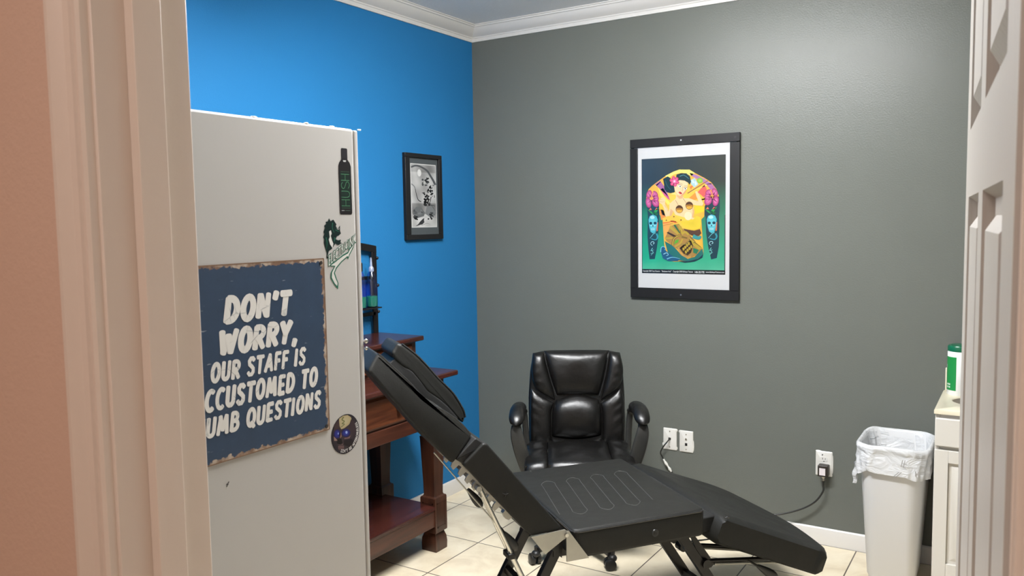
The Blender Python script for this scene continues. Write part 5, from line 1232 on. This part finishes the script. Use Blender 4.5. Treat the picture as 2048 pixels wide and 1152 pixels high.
ot = thing('power_outlet', 'white duplex power outlet plate near the white bin', 'outlet', (2.006, 0, .397))
plate_mb(.076, .120).build('plate', M['plate'], ot, angle=30)
for zc in (.022, -.026):
    MB().loft([[(x, -.006, zc + z) for x, z in round_poly([(-.017, -.012), (.017, -.012), (.017, .012), (-.017, .012)], .008)], [(x, -.0078, zc + z) for x, z in round_poly([(-.0165, -.0115), (.0165, -.0115), (.0165, .0115), (-.0165, .0115)], .008)]]).build('receptacle', M['plate'], ot, angle=30)
for (x0, x1, z0, z1) in ((-.0075, -.0050, .020, .029), (.0050, .0070, .020, .028), (-.002, .002, .010, .014)):
    MB().box(x0, x1, -.0082, -.0076, z0, z1).build('slot', M['hole'], ot, smooth=False)
MB().add([(-.010, -.0068, .046), (-.003, -.0068, .045), (-.0095, -.0068, .036)], [(0, 1, 2)]).build('dark_chip', M['hole'], ot, smooth=False)
smear(ot, [(-.026, .059, .014, .004)]); smear(ot, [(.039, .0, .003, .045)])
ad = thing('power_adapter', 'black plug-in power adapter with pale label on the outlet', 'adapter', (2.008, 0, .372))
b_ = MB().box(-.022, .024, -.050, -.0085, -.028, .026).build('body', M['adapter'], ad, bevel=.003, seg=3)
MB().box(-.014, .013, -.0512, -.0498, -.020, .014).build('paper_label', M['lab'], ad, smooth=False)
MB().lathe([(.009, -.050), (.010, -.044), (.008, -.038), (.010, -.034), (.011, -.027)], (.001, -.030, 0), 16).build('strain_relief', M['handle'], ad)
cd = MB().tube(smooth_path([(2.009, -.030, .324), (2.0085, -.031, .300), (2.008, -.033, .268), (1.972, -.038, .212), (1.905, -.045, .166), (1.81, -.055, .128), (1.72, -.070, .115), (1.62, -.11, .06), (1.55, -.18, .006), (1.45, -.30, .0055)], 8), .0042, 10)
cdo = cd.build('cord', M['cord'], ad, off=(2.008, 0, .372))
cb = thing('jack_cable', 'short black cable with white connectors hanging from the wall plate', 'cable', (1.226, -.008, .42)); off = cb.location
cpath = smooth_path([(1.229, -.008, .419), (1.224, -.030, .408), (1.203, -.034, .378), (1.186, -.030, .345), (1.192, -.024, .322), (1.203, -.022, .303), (1.216, -.021, .284), (1.232, -.021, .262), (1.246, -.021, .244), (1.262, -.022, .21), (1.275, -.024, .15), (1.29, -.03, .07), (1.31, -.05, .006), (1.36, -.08, .0045)], 6)
MB().tube(cpath, .0034, 8).build('cord', M['cord'], cb, off=off)
MB().tube([(1.199, -.022, .309), (1.206, -.022, .297), (1.210, -.022, .291), (1.216, -.021, .283), (1.222, -.021, .275), (1.229, -.021, .266), (1.233, -.021, .260), (1.238, -.021, .253), (1.243, -.021, .246)], [.0045, .005, .0078, .0078, .005, .0055, .0082, .006, .0045], 12).build('connector', M['plate'], cb, off=off)

# ================================================================== WASTE BIN with liner
bx, by = 2.345, -.222
wb = thing('waste_bin', 'tall white tapered plastic waste bin with liner between wall and cabinet', 'waste bin', (bx, by, 0))
rings = []
for z, hx, hy, r in ((.004, .082, .112, .025), (.0, .086, .116, .028), (.03, .090, .120, .030), (.036, .094, .124, .032), (.59, .132, .174, .085), (.606, .136, .178, .088), (.606, .129, .171, .082), (.59, .126, .168, .08), (.04, .088, .118, .03)):
    rings.append(rr(0, 0, hx, hy, r, z, 8))
MB().loft(rings).build('bin_body', M['can'], wb, angle=40)
N = 36 * 4
def bring(hx, hy, r, z, wob=0, zw=0, ph_=0.0, f=9):
    base = rr(0, 0, hx, hy, r, z, 35); n = len(base); out = []
    for i, (x, y, z_) in enumerate(base):
        t = 2 * PI * i / n; l = math.hypot(x, y); w = wob * (math.sin(f * t + ph_) * .6 + math.sin(2.3 * f * t + 1.7 + ph_ * 2) * .4)
        out.append((x * (1 + w / l), y * (1 + w / l), z_ + zw * (math.sin(3 * t + .6) * .6 + math.sin(5 * t + 2 + ph_) * .4)))
    return out
lr = [bring(.095, .128, .04, .20, .010, 0, .3, 7), bring(.108, .145, .055, .42, .009, 0, .8, 7), bring(.119, .158, .07, .54, .007, 0, 1.2, 9), bring(.126, .168, .080, .595, .003, .002), bring(.131, .173, .085, .612, .001, .003), bring(.139, .181, .092, .617, .001, .004), bring(.146, .188, .096, .610, .002, .004), bring(.1465, .1885, .096, .597, .002, .004), bring(.143, .185, .092, .588, .005, .004, .5),
      bring(.142, .184, .088, .572, .005, .004, 1.0, 6), bring(.144, .186, .086, .555, .007, .006, 1.5, 6), bring(.142, .184, .084, .538, .005, .008, 2.0, 7), bring(.144, .186, .082, .520, .007, .010, 2.4, 7), bring(.141, .183, .080, .494, .006, .014, 2.9, 8)]
lo = MB().loft(lr, True, False).build('bin_liner', M['bag'], wb, angle=180)
fl = MB().grid(lambda u, v: (-.139 - .022 * math.sin(PI * u) * (1 - v * .3) - .012 * v + .004 * math.sin(9 * v), -.02 - .07 * u * (1 - v) - .04 * v, .51 - .10 * v - .02 * u * (1 - v)), 10, 14); fl.build('liner_corner', M['bag'], lo)
for k in range(2):
    for x, ww in ((.012, .0035), (.022, .0035)):
        MB().grid(lambda u, v: (x + (0 if k == 0 else .082) + u * ww + .02 * (v if k == 0 else 0), -.1905 + (.004 if k else 0), .500 + v * .022 + (.0 if k == 0 else .012)), 1, 3).build('drawstring_mark', M['tie'], lo, smooth=False)
for x in (.040, .049):
    MB().grid(lambda u, v: (x + u * .003 + .006 * v, -.1915, .545 + v * .03), 1, 3).build('drawstring_mark', M['tie'], lo, smooth=False)

# ================================================================== SINK CABINET, COUNTERTOP, CANISTER
VX0, VX1, VY = 2.507, RX - .004, -.410
sv_ = thing('sink_cabinet', 'white painted sink base cabinet against the gray wall behind the door', 'cabinet', ((VX0 + VX1) / 2, VY / 2, 0)); off = sv_.location
b_ = MB(); b_.box(VX0, VX0 + .018, VY, -.016, .100, .782); b_.box(VX1 - .018, VX1, VY, -.016, .100, .782); b_.box(VX0 + .018, VX1 - .018, VY, VY + .018, .100, .782); b_.box(VX0 + .018, VX1 - .018, -.028, -.016, .100, .782); b_.box(VX0 + .018, VX1 - .018, VY + .018, -.028, .100, .118); b_.build('body', M['cab'], sv_, bevel=.002, off=off)
MB().box(VX0 + .006, VX1, VY + .05, -.016, 0, .100).build('toe_kick', M['cab'], sv_, off=off)
nx = 2; dw = (VX1 - VX0) / nx
for k in range(nx):
    xa, xb = VX0 + k * dw + .001, VX0 + (k + 1) * dw - .003
    d = MB().box(xa, xb, VY - .020, VY - .001, .655, .768).build('drawer', M['cab'], sv_, bevel=.004, seg=3, off=off)
    MB().tube([((xa + xb) / 2, VY - .020, .71), ((xa + xb) / 2, VY - .034, .71), ((xa + xb) / 2, VY - .042, .71)], [.006, .006, .014], 14).build('knob', M['handle'], d, off=off)
    d = MB(); za, zb = .118, .640; s1 = .050
    d.box(xa, xa + s1, VY - .020, VY - .001, za, zb); d.box(xb - s1, xb, VY - .020, VY - .001, za, zb); d.box(xa + s1, xb - s1, VY - .020, VY - .001, za, za + s1 + .01); d.box(xa + s1, xb - s1, VY - .020, VY - .001, zb - s1, zb)
    d.box(xa + s1, xb - s1, VY - .009, VY - .001, za + s1, zb - s1)
    i0 = [(xa + s1 + .012, VY - .009, za + s1 + .022), (xb - s1 - .012, VY - .009, za + s1 + .022), (xb - s1 - .012, VY - .009, zb - s1 - .012), (xa + s1 + .012, VY - .009, zb - s1 - .012)]
    cxm, czm = (xa + xb) / 2, (za + zb) / 2; i1 = [(x + (.018 if x < cxm else -.018), VY - .017, z + (.018 if z < czm else -.018)) for x, y, z in i0]
    d.loft([i0, i1], False, True)
    do_ = d.build('door', M['cab'], sv_, bevel=.0015, off=off, angle=25)
    kx = xb - .03 if k == 0 else xa + .03
    MB().tube([(kx, VY - .020, .56), (kx, VY - .034, .56), (kx, VY - .042, .56)], [.006, .006, .014], 14).build('knob', M['handle'], do_, off=off)
ct = thing('sink_countertop', 'cream sink countertop with low backsplash on the white cabinet', 'countertop', ((VX0 + VX1) / 2, VY / 2, .783)); off = ct.location
cx0, cx1, cy0, cy1, ctz = VX0 - .004, VX1, VY - .012, -.003, .803
scx, scy, srx, sry = 2.81, -.205, .256, .145
n = 64; el = [(scx + srx * math.cos(2 * PI * i / n), scy + sry * math.sin(2 * PI * i / n)) for i in range(n)]
def to_rect(p):
    dx, dy = p[0] - scx, p[1] - scy; k = min([((cx1 if dx > 0 else cx0) - scx) / dx if abs(dx) > 1e-9 else 1e9, ((cy1 if dy > 0 else cy0) - scy) / dy if abs(dy) > 1e-9 else 1e9]); return (scx + dx * k, scy + dy * k)
angs = sorted([2 * PI * i / n for i in range(n)] + [math.atan2(y - scy, x - scx) % (2 * PI) for x in (cx0, cx1) for y in (cy0, cy1)])
el = [(scx + srx * math.cos(t), scy + sry * math.sin(t)) for t in angs]; rc = [to_rect((scx + math.cos(t), scy + math.sin(t))) for t in angs]
mb = MB(); mb.loft([[(x, y, ctz - .02) for x, y in el], [(x, y, ctz - .004) for x, y in el], [(scx + (x - scx) * 1.02, scy + (y - scy) * 1.03, ctz) for x, y in el], [(x + (.004 if x == cx0 else 0), y + (.004 if y == cy0 else 0), ctz) if True else 0 for x, y in rc], [(x, y, ctz - .005) for x, y in rc], [(x, y, ctz - .020) for x, y in rc]], False, False)
top_o = mb.build('counter', M['counter'], ct, off=off, angle=60)
MB().loft([[(scx + (x - scx) * k, scy + (y - scy) * k, ctz - d) for x, y in el] for k, d in ((1.0, .004), (.97, .03), (.85, .09), (.6, .12), (.2, .128))], False, True).build('bowl', M['bowl'], ct, off=off, angle=60)
MB().box(VX0 + .004, VX1, -.022, -.002, ctz, .905).build('backsplash', M['counter'], ct, bevel=.003, off=off)
wc = thing('wipes_canister', 'green and white wipes canister standing on the sink countertop', 'canister', (2.570, -.078, ctz))
MB().lathe([(.046, 0), (.0485, .003), (.0485, .185), (.047, .188), (.047, .192)], (0, 0, 0), 40).build('canister', M['wipes'], wc, angle=40)
MB().lathe([(.0488, .190), (.0490, .207), (.046, .213), (.038, .214), (.036, .2165), (.0, .2165)], (0, 0, 0), 40, True, False).build('lid', M['dgreen'], wc, angle=40)
CAa = math.atan2(CAM.y + .078, CAM.x - 2.570)
def cyl_patch(a0, a1, z0, z1, r): return MB().grid(lambda u, v: (r * math.cos(a0 + (a1 - a0) * u), r * math.sin(a0 + (a1 - a0) * u), z0 + (z1 - z0) * v), 24, 1)
LB0, LB1 = CAa - 2.6, CAa - .28
lbm = cyl_patch(LB0, LB1, .022, .166, .04875).build('green_label', M['green'], wc, angle=180, recalc=False)
vs, fs = text_unit('disinfectant', .02); tm = MB()
ta = CAa - 1.28
tm.add([(.0491 * math.cos(ta - 1.05 + 1.05 * x), .0491 * math.sin(ta - 1.05 + 1.05 * x), .118 + .017 * y) for x, y in vs], fs); tm.build('white_lettering', M['wtext'], lbm, recalc=False, smooth=False)
for k in range(3):
    for j in range(2):
        cyl_patch(CAa - 1.25 + k * .17, CAa - 1.15 + k * .17, .032 + j * .012, .039 + j * .012, .0491).build('printed_dot', M['wtext'], lbm, recalc=False)
